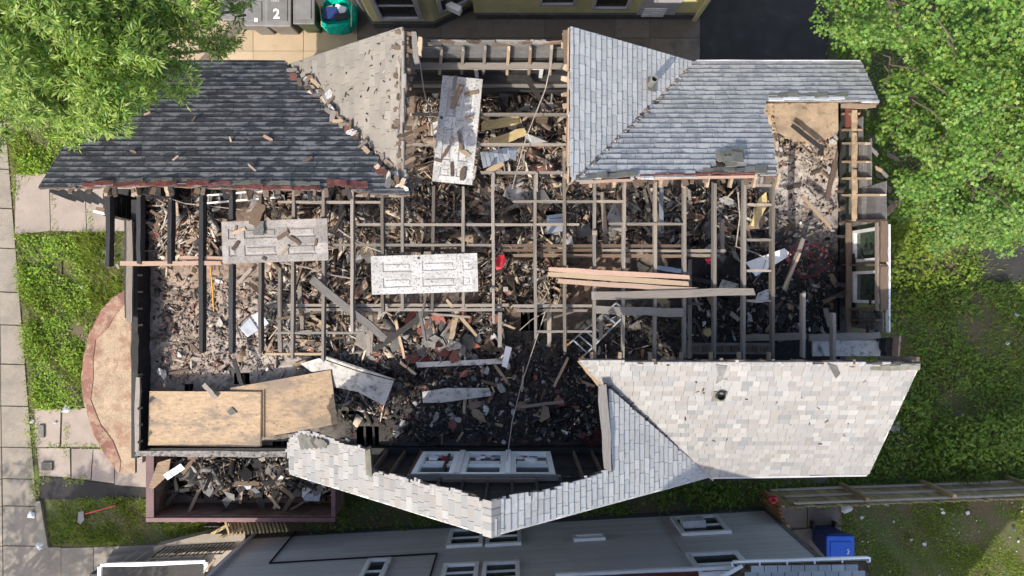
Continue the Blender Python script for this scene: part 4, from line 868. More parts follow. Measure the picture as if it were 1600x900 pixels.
loose('board', (618, 500), (632, 560), 5.2, .06, .03, MT['rawwood'], 'tan lath standing out of the gray shingle heap', 'board', z2=4.7); loose('board', (625, 566), (650, 585), 4.7, .06, .03, MT['rawwood'], 'tan lath at the foot of the gray shingle heap', 'board')
loose('board', (1255, 372), (1225, 455), 5.0, .1, .04, MT['greywood'], 'gray board on the red cable tangle', 'board'); loose('board', (1250, 395), (1224, 452), 5.05, .06, .04, MT['rawwood'], 'tan stick on the red cable tangle', 'board')
loose('board', (1252, 305), (1300, 358), 4.8, .07, .04, MT['rawwood'], 'tan board lying diagonally beside the sheathed right wall', 'board'); loose('board', (1237, 195), (1285, 232), 4.7, .09, .04, MT['char'], 'charred board on the tan subfloor at upper right', 'board')
loose('board', (1305, 250), (1292, 315), 4.8, .09, .05, MT['brownwood'], 'brown board leaning along the foot of the right wall', 'board')
loose('board', (712, 118), (708, 140), JZ + .16, .06, .03, MT['greywood'], 'gray board end poking over the top of the upper door', 'board'); loose('board', (721, 133), (706, 170), JZ + .16, .1, .04, MT['brownwood'], 'scorched brown board on the upper door', 'board'); loose('board', (716, 205), (722, 235), JZ + .14, .06, .03, MT['brownwood'], 'small scorched stick in the middle of the upper door', 'board'); loose('board', (724, 262), (722, 282), JZ + .14, .1, .03, MT['brownwood'], 'short brown board end at the bottom of the upper door', 'board')
loose('board', (820, 118), (845, 155), 5.5, .1, .05, MT['char'], 'charred board fallen across the upper gable window', 'board')
for i, (a, b, mt_, t) in enumerate((((752, 198), (812, 185), 'foam', 'yellowish board leaning beside the upper door'), ((765, 225), (822, 205), 'foam', 'second yellow board above the corrugated sheet'))): loose('board', a, b, 5.0, .2, .03, MT[mt_], t)
loose('board', (408, 318), (396, 352), JZ + .12, .22, .03, MT['brownwood'], 'wide scorched board leaning over the top edge of the gray door', 'board'); loose('shingle_slab', (405, 345), (404, 368), JZ + .12, .2, .02, MT['scrapshingle'], 'gray shingle slab on the top of the gray door', 'shingle'); loose('board', (712, 495), (705, 530), 4.9, .12, .03, MT['rawwood'], 'tan board in the slab heap', 'board')
# plywood sheets
def sheet(name, px, z, th, mat, label, cat, dz=None):
    pts = [P(a, b, z + (dz[i] if dz else 0)) for i, (a, b) in enumerate(px)]; return MB().prism(pts, (0, 0, th)).thing(name, mat, label, cat)
sheet('plywood_sheet', [(360, 606), (517, 578), (528, 662), (408, 684), (375, 690)], 4.46, .02, MT['osb'], 'tilted plywood sheet with a clean surface, right one of the two', 'plywood', [0, .05, .05, 0, 0])
sheet('plywood_sheet', [(234, 611), (408, 612), (407, 698), (232, 696)], 4.52, .02, MT['osb'], 'plywood sheet with sooty left end, left one of the two', 'plywood')
loose('batten', (409, 612), (408, 698), 4.56, .03, .02, MT['brownwood'], 'thin brown batten along the seam of the plywood sheets', 'batten')
sheet('wall_panel', [(470, 568), (511, 556), (617, 592), (601, 634), (560, 612), (520, 604)], 4.4, .03, MT['plaster'], 'sooty white panel lying beside the tilted plywood sheet', 'panel', [.05, .1, .12, .12, .05, .02])
sheet('wall_panel', [(650, 566), (785, 560), (788, 568), (652, 574)], 4.45, .03, MT['plaster'], 'long sooty white strip across the top of the black rubble', 'panel')
sheet('wall_panel', [(660, 612), (700, 606), (765, 606), (768, 618), (690, 629), (661, 629)], 4.36, .02, MT['plaster'], 'sooty panel half buried in the black rubble', 'panel')
sheet('wall_panel', [(790, 540), (800, 543), (792, 575), (784, 572)], 4.8, .02, MT['white_dirty'], 'narrow white panel leaning at the end of the light laths', 'panel')
# corrugated sheets, white cloth
def corr(px, z, label):
    a, b, c, d = [P(x, y, z) for x, y in px]; m = MB(); n = 6
    for i in range(n):
        p, q = a.lerp(b, i / n), a.lerp(b, (i + .92) / n); r, s = d.lerp(c, (i + .92) / n), d.lerp(c, i / n); k = Vector((0, 0, .012 * (i % 2)))
        m.prism([p + k, q + k, r + k, s + k], (0, 0, .008))
    return m.thing('sheet_metal', MT['metal'], label, 'sheet metal', 'sheet metal in the upper gap')
corr([(750, 238), (790, 231), (796, 250), (755, 263)], 5.0, 'bluish corrugated sheet beside the upper door'); corr([(788, 231), (810, 230), (806, 252), (793, 246)], 5.02, 'smaller bluish corrugated sheet right beside the larger one')
corr([(255, 742), (283, 724), (290, 732), (262, 750)], 1.9, 'white ribbed metal sheet on the dumpster heap')
m = MB(); m.prism([P(815, 200, 4.9), P(826, 210, 5.0), P(856, 222, 4.9), P(830, 224, 5.0), P(820, 218, 5.05)], (0, 0, .02)).thing('white_cloth', MT['litter'], 'white sheet of cloth above the corrugated metal', 'cloth')
sheet('white_board', [(1165, 410), (1225, 388), (1236, 398), (1180, 432)], 4.9, .02, MT['white'], 'white board lying beside the red cable tangle', 'board')
loose('metal_strip', (1024, 418), (1068, 424), 5.2, .1, .02, MT['alu'], 'bluish metal strip beside the three raw planks', 'metal strip'); loose('metal_strip', (1033, 290), (1034, 364), 5.0, .09, .03, MT['alu'], 'pale metal strip standing between the right joists', 'metal strip')
sheet('red_bag', [(772, 412), (778, 400), (788, 398), (791, 408), (784, 420), (776, 422)], 5.3, .07, MT['redplastic'], 'crumpled red bag beside the bright white door', 'bag', [0, .06, .02, 0, .05, 0]); sheet('red_cloth', [(1101, 403), (1112, 402), (1119, 404), (1112, 414), (1104, 411)], 5.0, .03, MT['redplastic'], 'small red cloth near the end of the raw planks', 'cloth')
sheet('yellow_foam', [(1098, 514), (1108, 512), (1112, 522), (1105, 526), (1098, 522)], 4.9, .08, MT['foam'], 'lump of yellow foam above the lower right joists', 'foam'); sheet('yellow_foam', [(1185, 310), (1196, 300), (1198, 320), (1180, 356), (1172, 352)], 4.8, .05, MT['foam'], 'long yellow foam piece by the right joists', 'foam')
for a, b, c, d in HOLES:
    for t in (.3, .7): beam_part('floor_joist', P(a + (c - a) * t, b - 3, FZ - .12), P(a + (c - a) * t + R.uniform(-3, 3), d + 3, FZ - .12), .05, .12, MT['char'], house)
sheet('shingle_slab', [(355, 643), (362, 636), (371, 645), (360, 649)], 4.55, .015, MT['scrapshingle'], 'small gray shingle scrap lying on the left plywood sheet', 'shingle')
loose('board', (318, 600), (338, 622), 4.6, .1, .03, MT['greywood'], 'gray board end overlapping the top edge of the left plywood sheet', 'board'); loose('board', (365, 560), (378, 602), 4.5, .09, .03, MT['char'], 'charred board above the seam of the plywood sheets', 'board')
for k, (a, b) in enumerate(((150, 385), (165, 392), (180, 402), (155, 408), (186, 420), (178, 384), (120, 372))): loose('board', (a, b), (a + R.uniform(-10, 10), b + R.uniform(-8, 8)), .12, R.uniform(.05, .12), .02, MT[('char', 'greywood', 'brownwood')[k % 3]], ('first', 'second', 'third', 'fourth', 'fifth', 'sixth', 'topmost')[k] + ' burnt scrap in the grass beside the front wall, counted from the path', 'board', 'burnt scraps in the front grass')
# ladder
lad = empty('ladder', P(940, 515, 5.0), 'aluminium ladder lying aslant under the short gray plank', 'ladder')
za, zb_ = 4.5, 5.75
La, Lb, Lc, Ld = P(890, 536, za), P(966, 470, zb_), P(912, 556, za), P(986, 482, zb_)
for a, b in ((La, Lb), (Lc, Ld)): beam_part('rail', a, b, .03, .08, MT['alu'], lad)
for i in range(8): t = (i + .6) / 8; beam_part('rung', La.lerp(Lb, t), Lc.lerp(Ld, t), .035, .03, MT['alu'], lad)
for a in (La, Lc): beam_part('foot', a, a + (La - Lb).normalized() * .08, .05, .09, MT['yellow'], lad)
lad2 = empty('ladder', P(365, 312, 5.6), 'white ladder half hidden below the dark roof edge', 'ladder')
for dy in (0, 12): beam_part('rail', P(318, 306 + dy, 5.5), P(440, 296 + dy, 5.5), .03, .07, MT['white'], lad2)
for i in range(7): beam_part('rung', P(326 + i * 17, 305.5 - i * 1.4, 5.5), P(326 + i * 17, 317.5 - i * 1.4, 5.5), .03, .03, MT['alu'], lad2)
# chair
ch = empty('chair', P(395, 505, 4.3), 'folding chair with pale gray seat fallen among the left rubble', 'chair')
MB().prism([P(375, 512, 4.75), P(392, 494, 4.75), P(406, 515, 4.75), P(388, 527, 4.75)], (0, 0, .05)).part('seat', MT['metal'], ch, bevel=.02); MB().prism([P(394, 493, 4.78), P(407, 486, 4.95), P(421, 505, 4.95), P(408, 514, 4.78)], (0, 0, .04)).part('backrest', MT['metal'], ch)
for a, b in (((370, 510), (378, 530)), ((378, 530), (404, 528)), ((404, 528), (424, 504)), ((392, 490), (370, 510))): m = MB(); m.tube([P(*a, 4.68), P(*b, 4.68)], .014).part('leg', MT['darkmetal'], ch)
# axe, shovel, cables, hoses
ax = empty('axe', P(332, 455, 4.2), 'axe with yellow handle lying on the ash floor at left', 'axe')
m = MB(); m.tube([P(329, 418, 4.4), P(332, 450, 4.35), P(334, 486, 4.35)], .018).part('handle', MT['yellow'], ax); MB().prism([P(331, 487, 4.33), P(340, 488, 4.33), P(340, 492, 4.33), P(330, 491, 4.33)], (0, 0, .04)).part('head', MT['darkmetal'], ax)
shv = empty('shovel', P(150, 800, .05), 'snow shovel with red handle lying on the grass', 'shovel')
m = MB(); m.tube([P(133, 803, .14), P(181, 790, .16)], .017).part('handle', MT['redplastic'], shv); MB().prism([P(123, 800, .1), P(131, 798, .13), P(132, 812, .13), P(126, 819, .1), P(122, 815, .1)], (0, 0, .02)).part('blade', MT['bin'], shv)
def cable(pts, r, mat, label, zs): 
    q = [P(a, b, z) for (a, b), z in zip(pts, zs)]; n = []
    for i in range(len(q) - 1):
        for k in range(6): n.append(q[i].lerp(q[i + 1], k / 6))
    n.append(q[-1]); m = MB(); m.tube(n, r, 5); return m.thing('cable', mat, label, 'cable')
cable([(862, 95), (852, 140), (838, 175), (822, 215), (812, 250), (800, 295)], .011, MT['cable'], 'thin pale cable hanging across the upper gap', [7, 6.6, 6.4, 6.3, 6.2, 5.5])
cable([(655, 90), (662, 140), (675, 190), (680, 240)], .012, MT['cable'], 'dark cable hanging left of the upper door', [7, 6.5, 6.2, 5.8]); cable([(852, 487), (838, 530), (815, 600), (800, 660), (792, 720)], .01, MT['cable'], 'thin cable running down to the gable window', [6, 5.6, 5.6, 5.8, 6.4])
cable([(812, 516), (830, 500), (853, 487)], .01, MT['cable'], 'short taut cable beside the stairwell hole', [4.6, 5.2, 6]); cable([(520, 352), (560, 380), (600, 395), (650, 400), (700, 396)], .012, MT['cable'], 'sagging cable running under the bright white door', [5.9, 5.8, 5.8, 5.8, 5.9])
cable([(437, 410), (480, 418), (520, 430), (556, 436)], .014, MT['cable'], 'pale cable right below the gray door', [6, 5.9, 5.9, 5.9]); cable([(1153, 300), (1156, 340), (1150, 385), (1180, 395), (1200, 405)], .012, MT['cable'], 'white cable looping by the right joists', [6, 5.8, 5.5, 5.4, 5.4])
cable([(265, 310), (290, 318), (330, 322), (380, 328)], .01, MT['cable'], 'pale cable sagging below the dark roof', [6, 5.8, 5.8, 5.6]); cable([(490, 556), (560, 580), (630, 598), (640, 560)], .012, MT['blackcable'], 'black cable beside the sooty white panel', [4.6, 4.6, 4.7, 5])
def tangle(cx, cy, rx, ry, n, z, mat, label, name):
    pts = []
    for i in range(n * 14):
        t = i / 14 * 6.283; k = .55 + .45 * math.sin(t * .37 + 1); pts.append(P(cx + rx * k * math.cos(t + .3 * math.sin(t * 1.7)) + 6 * math.sin(t * .21), cy + ry * k * math.sin(t) + 5 * math.cos(t * .33), z + .1 * math.sin(t * .9)))
    m = MB(); m.tube(pts, .0075, 5); return m.thing(name, mat, label, 'hose')
tangle(1262, 402, 40, 28, 4, 4.95, MT['redhose'], 'red cable tangle on the charred right floor', 'red_hose'); tangle(926, 682, 13, 13, 6, 4.5, MT['redhose'], 'coil of dark red hose at the roof cut edge', 'red_hose')
for a, b, t in ((790, 452, 'small junction box at the end of the bright white door'), (929, 364, 'small junction box on the joist above the raw planks'), (769, 453, 'small junction box beside the red bag')):
    MB().box(P(a, b, JZ + .02), (.09, .09, .04)).thing('junction_box', MT['greywood'], t, 'box')
sheet('appliance', [(853, 340), (881, 336), (882, 362), (853, 368)], 4.3, .4, MT['metal'], 'broken bluish appliance in the hole between the middle joists', 'appliance')

# ---- countable rubble: boards, shingle scraps, plaster pieces
SCR = {}
def scrap_me(kind, i, mat):
    k = (kind, i, mat.name)
    if k not in SCR:
        rr = random.Random(i * 7 + len(kind)); n = rr.choice((4, 5, 6)); pts = []
        for q in range(n):
            t = 6.283 * q / n + rr.uniform(-.3, .3); r_ = rr.uniform(.36, .55); pts.append((math.cos(t) * r_, math.sin(t) * r_ * .75, 0))
        m = MB(); m.prism(pts, (0, 0, 1)); SCR[k], _ = m.mesh(kind, mat)
    return SCR[k]
def in_px_poly(poly):
    x0 = min(p[0] for p in poly); x1 = max(p[0] for p in poly); y0 = min(p[1] for p in poly); y1 = max(p[1] for p in poly)
    while True:
        x = R.uniform(x0, x1); y = R.uniform(y0, y1)
        if inpoly(x, y, poly): return x, y
CN = {'brownwood': 'brown', 'rawwood': 'tan', 'char': 'charred', 'greywood': 'gray', 'pinkwood': 'pinkish', 'plaster': 'pale', 'scrapshingle': 'gray', 'brick': 'brick red', 'white_dirty': 'white', 'metal': 'metallic', 'tanpiece': 'tan'}
def whereat(x, y, poly):
    x0 = min(p[0] for p in poly); x1 = max(p[0] for p in poly); y0 = min(p[1] for p in poly); y1 = max(p[1] for p in poly)
    a = ('left', 'middle', 'right')[min(2, int(3 * (x - x0) / (x1 - x0 + 1e-6)))]; b = ('upper', 'central', 'lower')[min(2, int(3 * (y - y0) / (y1 - y0 + 1e-6)))]
    return b + ' ' + a
def dirword(a):
    d = math.degrees(a) % 180
    return 'flat across' if d < 22 or d > 158 else 'upright' if 68 < d < 112 else 'rising right' if d < 90 else 'falling right'
def scatter_boards(poly, n, ln, wd, mats, label, group, lift=.1, zf=None, ang=None, name='board', tilt=.2):
    for _ in range(n):
        x, y = in_px_poly(poly); b = P(x, y, FZ + .25)
        z = (float(fh(b.x, b.y)) if zf is None else zf(b.x, b.y, x, y)) + R.uniform(.02, lift)
        a = R.uniform(0, math.pi) if ang is None else R.gauss(*ang)
        l = R.uniform(*ln); w_ = R.uniform(*wd); mt_ = R.choice(mats)
        o = link(name, board_me(R.randrange(6), MT[mt_]), None, P(x, y, z), Euler((R.uniform(-.3, .3), R.gauss(0, tilt), a)), (l, w_, R.uniform(.012, .035)))
        tag(o, ('short ' if l < .35 else 'long ' if l > .65 else '') + CN.get(mt_, 'dark') + ' board, ' + dirword(a) + ', ' + whereat(x, y, poly) + ' of ' + label, 'board', group)
def scatter_scraps(poly, n, sz, mats, name, label, cat, group, lift=.12, zf=None, th=.012, tilt=.3):
    for _ in range(n):
        x, y = in_px_poly(poly); b = P(x, y, FZ + .25); z = (float(fh(b.x, b.y)) if zf is None else zf(b.x, b.y, x, y)) + R.uniform(.02, lift); s = R.uniform(*sz); mt_ = R.choice(mats)
        o = link(name, scrap_me(name, R.randrange(7), MT[mt_]), None, P(x, y, z), Euler((R.gauss(0, tilt), R.gauss(0, tilt), R.uniform(0, 6.28))), (s, s * R.uniform(.6, 1.1), th)); tag(o, ('small ' if s < sz[0] + (sz[1] - sz[0]) * .4 else 'large ' if s > sz[0] + (sz[1] - sz[0]) * .75 else '') + CN.get(mt_, 'dark') + ' ' + name.replace('_', ' ') + ', ' + whereat(x, y, poly) + ' of ' + label, cat, group)
RG = {
 'burnt room under the black joists': [(235, 300), (345, 300), (345, 415), (240, 415)],
 'heap above the gray door': [(400, 300), (640, 305), (620, 400), (515, 400), (515, 340), (400, 330)],
 'room above the white door': [(560, 300), (770, 295), (770, 395), (570, 395)],
 'gap between the upper roofs': [(650, 150), (885, 150), (885, 290), (650, 300)],
 'heap below the blistered beam': [(410, 470), (600, 480), (790, 490), (790, 560), (610, 560), (420, 555)],
 'room above the red bag': [(790, 295), (930, 295), (930, 390), (790, 390)],
 'striped floor beside the planks': [(780, 400), (880, 400), (880, 480), (790, 480)],
 'rooms above the raw planks': [(930, 295), (1200, 295), (1200, 400), (930, 385)],
 'black room beside the windows': [(1080, 430), (1310, 430), (1310, 530), (1080, 530)],
 'black room before the gable': [(600, 580), (940, 570), (940, 690), (610, 692)],
 'pale upper right floor': [(1212, 200), (1308, 190), (1308, 380), (1212, 380)],
 'ash floor above the plywood': [(245, 430), (440, 430), (440, 580), (245, 600)],
}
k_ = list(RG)
for nm, n, ln, wd, mats in ((k_[0], 20, (.2, .7), (.05, .13), ['brownwood', 'brownwood', 'rawwood', 'char']), (k_[1], 20, (.2, .8), (.05, .14), ['brownwood', 'greywood', 'rawwood', 'char']), (k_[2], 28, (.25, 1.0), (.05, .13), ['brownwood', 'brownwood', 'char', 'rawwood', 'greywood']),
                            (k_[3], 26, (.3, 1.1), (.06, .15), ['brownwood', 'rawwood', 'char', 'brownwood']), (k_[4], 26, (.2, .8), (.04, .1), ['rawwood', 'brownwood', 'greywood', 'rawwood']), (k_[5], 14, (.2, .8), (.05, .12), ['brownwood', 'greywood', 'char']),
                            (k_[6], 9, (.2, .7), (.04, .1), ['brownwood', 'rawwood', 'char']), (k_[7], 18, (.2, .9), (.05, .12), ['brownwood', 'greywood', 'char', 'rawwood']), (k_[8], 16, (.3, 1.0), (.05, .14), ['char', 'char', 'brownwood', 'greywood']), (k_[9], 18, (.15, .6), (.03, .08), ['char', 'brownwood', 'rawwood']),
                            (k_[10], 9, (.2, .6), (.04, .1), ['brownwood', 'rawwood', 'greywood']), (k_[11], 8, (.15, .5), (.04, .1), ['char', 'brownwood', 'greywood'])):
    scatter_boards(RG[nm], n, ln, wd, mats, 'the ' + nm, 'wood pieces in the ' + nm, .14)
for nm, n, sz, mats in ((k_[0], 22, (.18, .4), ['scrapshingle', 'brick', 'brick']), (k_[1], 22, (.2, .45), ['scrapshingle', 'scrapshingle', 'brick']), (k_[2], 26, (.2, .45), ['scrapshingle', 'scrapshingle', 'brick']), (k_[3], 16, (.2, .45), ['scrapshingle', 'brick']), (k_[4], 26, (.2, .5), ['scrapshingle', 'scrapshingle', 'brick']), (k_[7], 14, (.2, .45), ['scrapshingle']), (k_[9], 22, (.12, .3), ['scrapshingle', 'brick', 'brick'])):
    scatter_scraps(RG[nm], n, sz, mats, 'shingle_scrap', 'the ' + nm, 'shingle', 'shingle pieces in the ' + nm)
scatter_scraps([(612, 500), (690, 490), (745, 500), (740, 555), (660, 560), (615, 555)], 40, (.25, .5), ['scrapshingle', 'scrapshingle', 'scrapshingle', 'brick'], 'shingle_scrap', 'the slab heap below the white door', 'shingle', 'heap of shingle slabs below the white door', .25)
for nm, n in ((k_[4], 8), (k_[9], 22), (k_[5], 8), (k_[7], 10), (k_[8], 6), (k_[10], 10), (k_[11], 10), (k_[0], 5)): scatter_scraps(RG[nm], n, (.08, .26), ['plaster'], 'plaster_chunk', 'the ' + nm, 'plaster', 'plaster scraps in the ' + nm, .1, th=.02)
for nm, n in ((k_[2], 5), (k_[3], 6), (k_[5], 6), (k_[7], 7), (k_[4], 5), (k_[1], 4), (k_[9], 3), (k_[8], 3)):
    scatter_scraps(RG[nm], n, (.45, .85), ['scrapshingle', 'plaster', 'tanpiece', 'scrapshingle'], 'fallen_sheet', 'the ' + nm, 'sheet', 'fallen sheets in the ' + nm, .2, th=.012, tilt=.25)
for k in range(16):
    x_, y_ = R.uniform(400, 1280), R.uniform(300, 560); a = R.uniform(0, 6.28); l = R.uniform(40, 110); pts_ = [(x_ + math.cos(a) * l * t + 10 * math.sin(4 * t + k), y_ + math.sin(a) * l * t * .6 + 9 * math.cos(5 * t + k)) for t in (0, .25, .5, .75, 1)]
    cable(pts_, .007, MT['blackcable' if k % 3 == 0 else 'cable'], 'thin loose wire, ' + dirword(-a) + ', in the ' + whereat(x_, y_, [(400, 300), (1280, 560)]) + ' part of the ruined rooms', [5.8, 5.2, 4.9, 5.3, 5.9])
# debris along the valley between dark and tan roof
def zval(x, y, px, py):
    a = UP.hit(px, py); b = PB.hit(px, py); return max(a.z, b.z) + .03
V1 = [(452, 104), (478, 112), (515, 150), (520, 175), (490, 152), (455, 118)]; V2 = [(500, 165), (530, 175), (600, 245), (640, 300), (610, 290), (560, 225)]
for V, n in ((V1, 18), (V2, 22)):
    scatter_boards(V, n, (.08, .3), (.04, .1), ['brownwood', 'rawwood', 'brownwood', 'greywood'], 'the torn upper left valley', 'broken boards in the roof valley', .12, zval)
    scatter_scraps(V, n // 2, (.15, .32), ['scrapshingle', 'plaster', 'plaster', 'brick'], 'shingle_scrap', 'the torn upper left valley', 'shingle', 'torn shingles in the roof valley', .12, zval)
scatter_boards([(130, 270), (260, 110), (430, 110), (560, 270), (300, 285)], 8, (.08, .25), (.03, .06), ['brownwood', 'pinkwood'], 'small splinter on the dark roof face', 'splinters on the dark roof face', .02, lambda x, y, a, b: UP.hit(a, b).z + .03, tilt=.05)
for px_, t in (([(1121, 245), (1133, 241), (1135, 238), (1150, 240), (1157, 236), (1157, 258), (1145, 266), (1122, 252)], 'cluster of dark shingles lying loose on the blue gray roof'),):
    m = MB(); nn = UP.n
    for k, (a, b) in enumerate(((1127, 247), (1135, 249), (1142, 247), (1152, 243), (1139, 258), (1150, 252))):
        c = UP.hit(a, b) + nn * (.05 + .01 * k); m.box(c, (.2, .26, .012), Euler((-.64, 0, R.uniform(-.15, .15))).to_matrix())
    m.thing('loose_shingles', MT['underlay'], t, 'shingles')
m = MB(); m.prism([LO.hit(1118, 568), LO.hit(1136, 570), LO.hit(1128, 592), LO.hit(1118, 598), LO.hit(1122, 584)], LO.n * .03).thing('shingle_scrap', MT['scrapshingle'], 'dark torn shingle hanging over the top of the pale roof', 'shingle')
m = MB(); m.prism([LO.hit(1292, 566), LO.hit(1306, 570), LO.hit(1312, 582), LO.hit(1305, 590)], LO.n * .03).thing('shingle_scrap', MT['scrapshingle'], 'gray torn shingle at the upper edge of the pale roof towards the right', 'shingle')
torn_v = [(940, 602), (955, 600), (1000, 640), (1075, 712), (1065, 712), (985, 640)]
vl = [(898, 284), (905, 280), (1030, 160), (1080, 105), (1075, 102), (1020, 160)]
loose('board', (905, 562), (945, 608), 7.2, .12, .04, MT['rawwood'], 'splintered tan board at the broken tip of the pale roof', 'board', z2=6.9)
for dd, nm in ((d2, 'ash gray door'), (d3, 'upper white door')):
    o0, x, y, n, L_, W_ = dd[1]
    for k in range(9):
        c = o0 + x * R.uniform(-.45, .45) * L_ + y * R.uniform(-.42, .42) * W_ + n * .03; a = R.uniform(0, 3.1)
        o = link('board', board_me(R.randrange(6), MT[R.choice(['brownwood', 'rawwood', 'brownwood'])]), None, c, Euler((0, 0, a)), (R.uniform(.08, .3), R.uniform(.03, .09), .02)); tag(o, ('short' if o.scale.x < .18 else 'longer') + ' scrap, ' + dirword(a) + ', lying on the ' + nm + ' towards its ' + ('right' if (c - o0).x > 0 else 'left') + ' ' + ('top' if (c - o0).y > 0 else 'bottom'), 'board', 'scraps on the ' + nm)

# ---- uncountable rubble
def chips(polys, n, pl, mat, label, lmin, lmax, wmin, wmax):
    T = []
    for poly, k in zip(polys, n):
        for _ in range(k): x, y = in_px_poly(poly); q = pl.hit(x, y); T.append(q + pl.n * (.025 if pl.n.z > 0 else -.025))
    N_ = len(T); S = np.stack([NR.uniform(lmin, lmax, N_), NR.uniform(wmin, wmax, N_), np.full(N_, .012)], 1); nn = pl.n if pl.n.z > 0 else -pl.n
    B = np.array(nn.to_track_quat('Z', 'X').to_matrix())
    me = np_mesh('wood_chips', CUBE_V, CUBE_F, np.array(T), B[None] @ rots(NR.uniform(0, 3.14, N_), NR.normal(0, .06, N_), NR.normal(0, .1, N_)), S, mat); tag(link('wood_chips', me), label, 'wood chips', None, 'stuff')
chips([[(480, 95), (620, 60), (625, 250), (560, 200)], V1, V2], (45, 90, 160), PB, MT['rubble'], 'small brown chips strewn over the tan roof face and its torn valley', .02, .1, .008, .025)
chips([[(960, 590), (1380, 580), (1350, 720), (1120, 720)], torn_v], (26, 110), LO, MT['rubble_tan'], 'chips in the valley of the large pale roof face', .02, .09, .01, .03)
chips([vl], (110,), UP, MT['rubble_tan'], 'chips lying in the valley of the blue gray roof', .02, .1, .01, .03)
def rubble(name, polys, dens, mat, label, smin, smax, zf=None, lift=.05, aspect=(1.5, 7)):
    xs = []; ys_ = []
    for poly in polys:
        W = [P(a, b, FZ + .2) for a, b in poly]; x0 = min(p.x for p in W); x1 = max(p.x for p in W); y0 = min(p.y for p in W); y1 = max(p.y for p in W)
        n = int((x1 - x0) * (y1 - y0) * dens); x = NR.uniform(x0, x1, n); y = NR.uniform(y0, y1, n); k = np_inpoly(x + NR.normal(0, .12, n), y + NR.normal(0, .12, n), W)
        px = 800 + x * F / (CZ - FZ); py = 450 - y * F / (CZ - FZ)
        for a, b, c, d in HOLES: k &= ~((px > a - 4) & (px < c + 4) & (py > b - 4) & (py < d + 4))
        k &= (x > XL + .1) & (x < XR - .05) & (y > YB + .1) & (y < YT - .1)
        xs.append(x[k]); ys_.append(y[k])
    x = np.concatenate(xs); y = np.concatenate(ys_); n = len(x)
    z = (fh(x, y) if zf is None else zf(x, y)) + NR.uniform(0, lift, n)
    w_ = smin * np.exp(NR.normal(.35, .6, n)); w_ = np.clip(w_, smin * .4, smax * 1.8); asp = 1 + NR.gamma(1.4, (aspect[1] - aspect[0]) / 2.2, n)
    flat = NR.uniform(0, 1, n) < .3; wide = np.where(flat, NR.uniform(1.5, 3.5, n), 1)
    S = np.stack([w_ * np.maximum(asp, wide * NR.uniform(.8, 1.6, n)), w_ * wide, w_ * np.where(flat, .25, NR.uniform(.3, .9, n))], 1); S[:, 0] = np.minimum(S[:, 0], .6)
    dom = np.sin(x * 1.7 + 2 * np.sin(y * 1.3)) * 1.4 + NR.normal(0, .7, n)      # neighbouring pieces lie roughly the same way, as collapsed lath does
    me = np_mesh(name, CUBE_V, CUBE_F, np.stack([x, y, z], 1), rots(np.where(NR.uniform(0, 1, n) < .6, dom, NR.uniform(0, 3.14, n)), NR.normal(0, .22, n), NR.normal(0, .4, n)), S, mat, .13); o = link(name, me); tag(o, label, 'rubble', None, 'stuff'); return o
rubble('rubble', [RG[k_[0]], RG[k_[1]], RG[k_[2]], RG[k_[3]], [(420, 400), (600, 400), (600, 480), (420, 480)], [(745, 290), (800, 290), (800, 480), (745, 480)], RG[k_[5]], RG[k_[6]]], 430, MT['rubble_tan'], 'splintered laths and wood bits covering the upper rooms', .011, .04, lift=.16, aspect=(2, 13))
rubble('rubble', [RG[k_[4]], RG[k_[7]], [(460, 555), (610, 560), (610, 640), (530, 660)]], 430, MT['rubble'], 'mixed wood, shingle and plaster bits in the middle rooms', .01, .04, lift=.12, aspect=(2, 11))
rubble('rubble', [RG[k_[8]], RG[k_[9]], [(930, 480), (1090, 480), (1090, 560), (930, 560)], [(800, 520), (930, 520), (930, 600), (800, 600)], [(590, 555), (800, 545), (800, 600), (600, 600)], [(530, 640), (600, 620), (600, 697), (530, 690)]], 420, MT['rubble_black'], 'black charcoal bits covering the lower and right rooms', .01, .045, lift=.07, aspect=(1, 3.5))
rubble('rubble', [RG[k_[11]], RG[k_[11]], RG[k_[10]], [(1110, 300), (1310, 300), (1310, 430), (1200, 430)], [(1210, 165), (1308, 165), (1308, 260), (1212, 260)], [(225, 300), (260, 300), (260, 600), (225, 600)], [(225, 590), (240, 590), (240, 705), (225, 705)]], 230, MT['rubble_pale'], 'ash and chips strewn over the pale floors', .007, .034, lift=.03, aspect=(1, 5))

# ================================================================== DUMPSTER
dp = empty('dumpster', P(378, 760, 0), 'maroon open dumpster heaped with charred debris beside the house', 'dumpster')
dx0, dx1, dy0, dy1, dz = -9.5, -4.66, -6.05, -4.0, 1.35
for a, b in (((dx0, dy0, .25), (dx1, dy0 + .08, dz)), ((dx0, dy1 - .08, .25), (dx1, dy1, dz)), ((dx0, dy0 + .08, .25), (dx0 + .08, dy1 - .08, dz)), ((dx1 - .08, dy0 + .08, .25), (dx1, dy1 - .08, dz))):
    MB().span(a, b).part('side_wall', [MT['rust']], dp)
MB().span((dx0 + .08, dy0 + .08, .2), (dx1 - .08, dy1 - .08, .26)).part('bottom', MT['rust'], dp)
for a, b in (((dx0 - .06, dy0 - .06, dz), (dx1 + .06, dy0 + .06, dz + .1)), ((dx0 - .06, dy1 - .12, dz), (dx1 + .06, dy1 + .06, dz + .1)), ((dx0 - .06, dy0 + .061, dz), (dx0 + .16, dy1 - .121, dz + .098)), ((dx1 - .06, dy0 + .061, dz), (dx1 + .06, dy1 - .121, dz + .098))):
    MB().span(a, b).part('top_rim', MT['maroon'], dp, bevel=.015)
for i in range(7): MB().span((dx0 + .4 + i * .68, dy0 - .1, .3), (dx0 + .5 + i * .68, dy0, dz)).part('side_rib', MT['maroon'], dp)
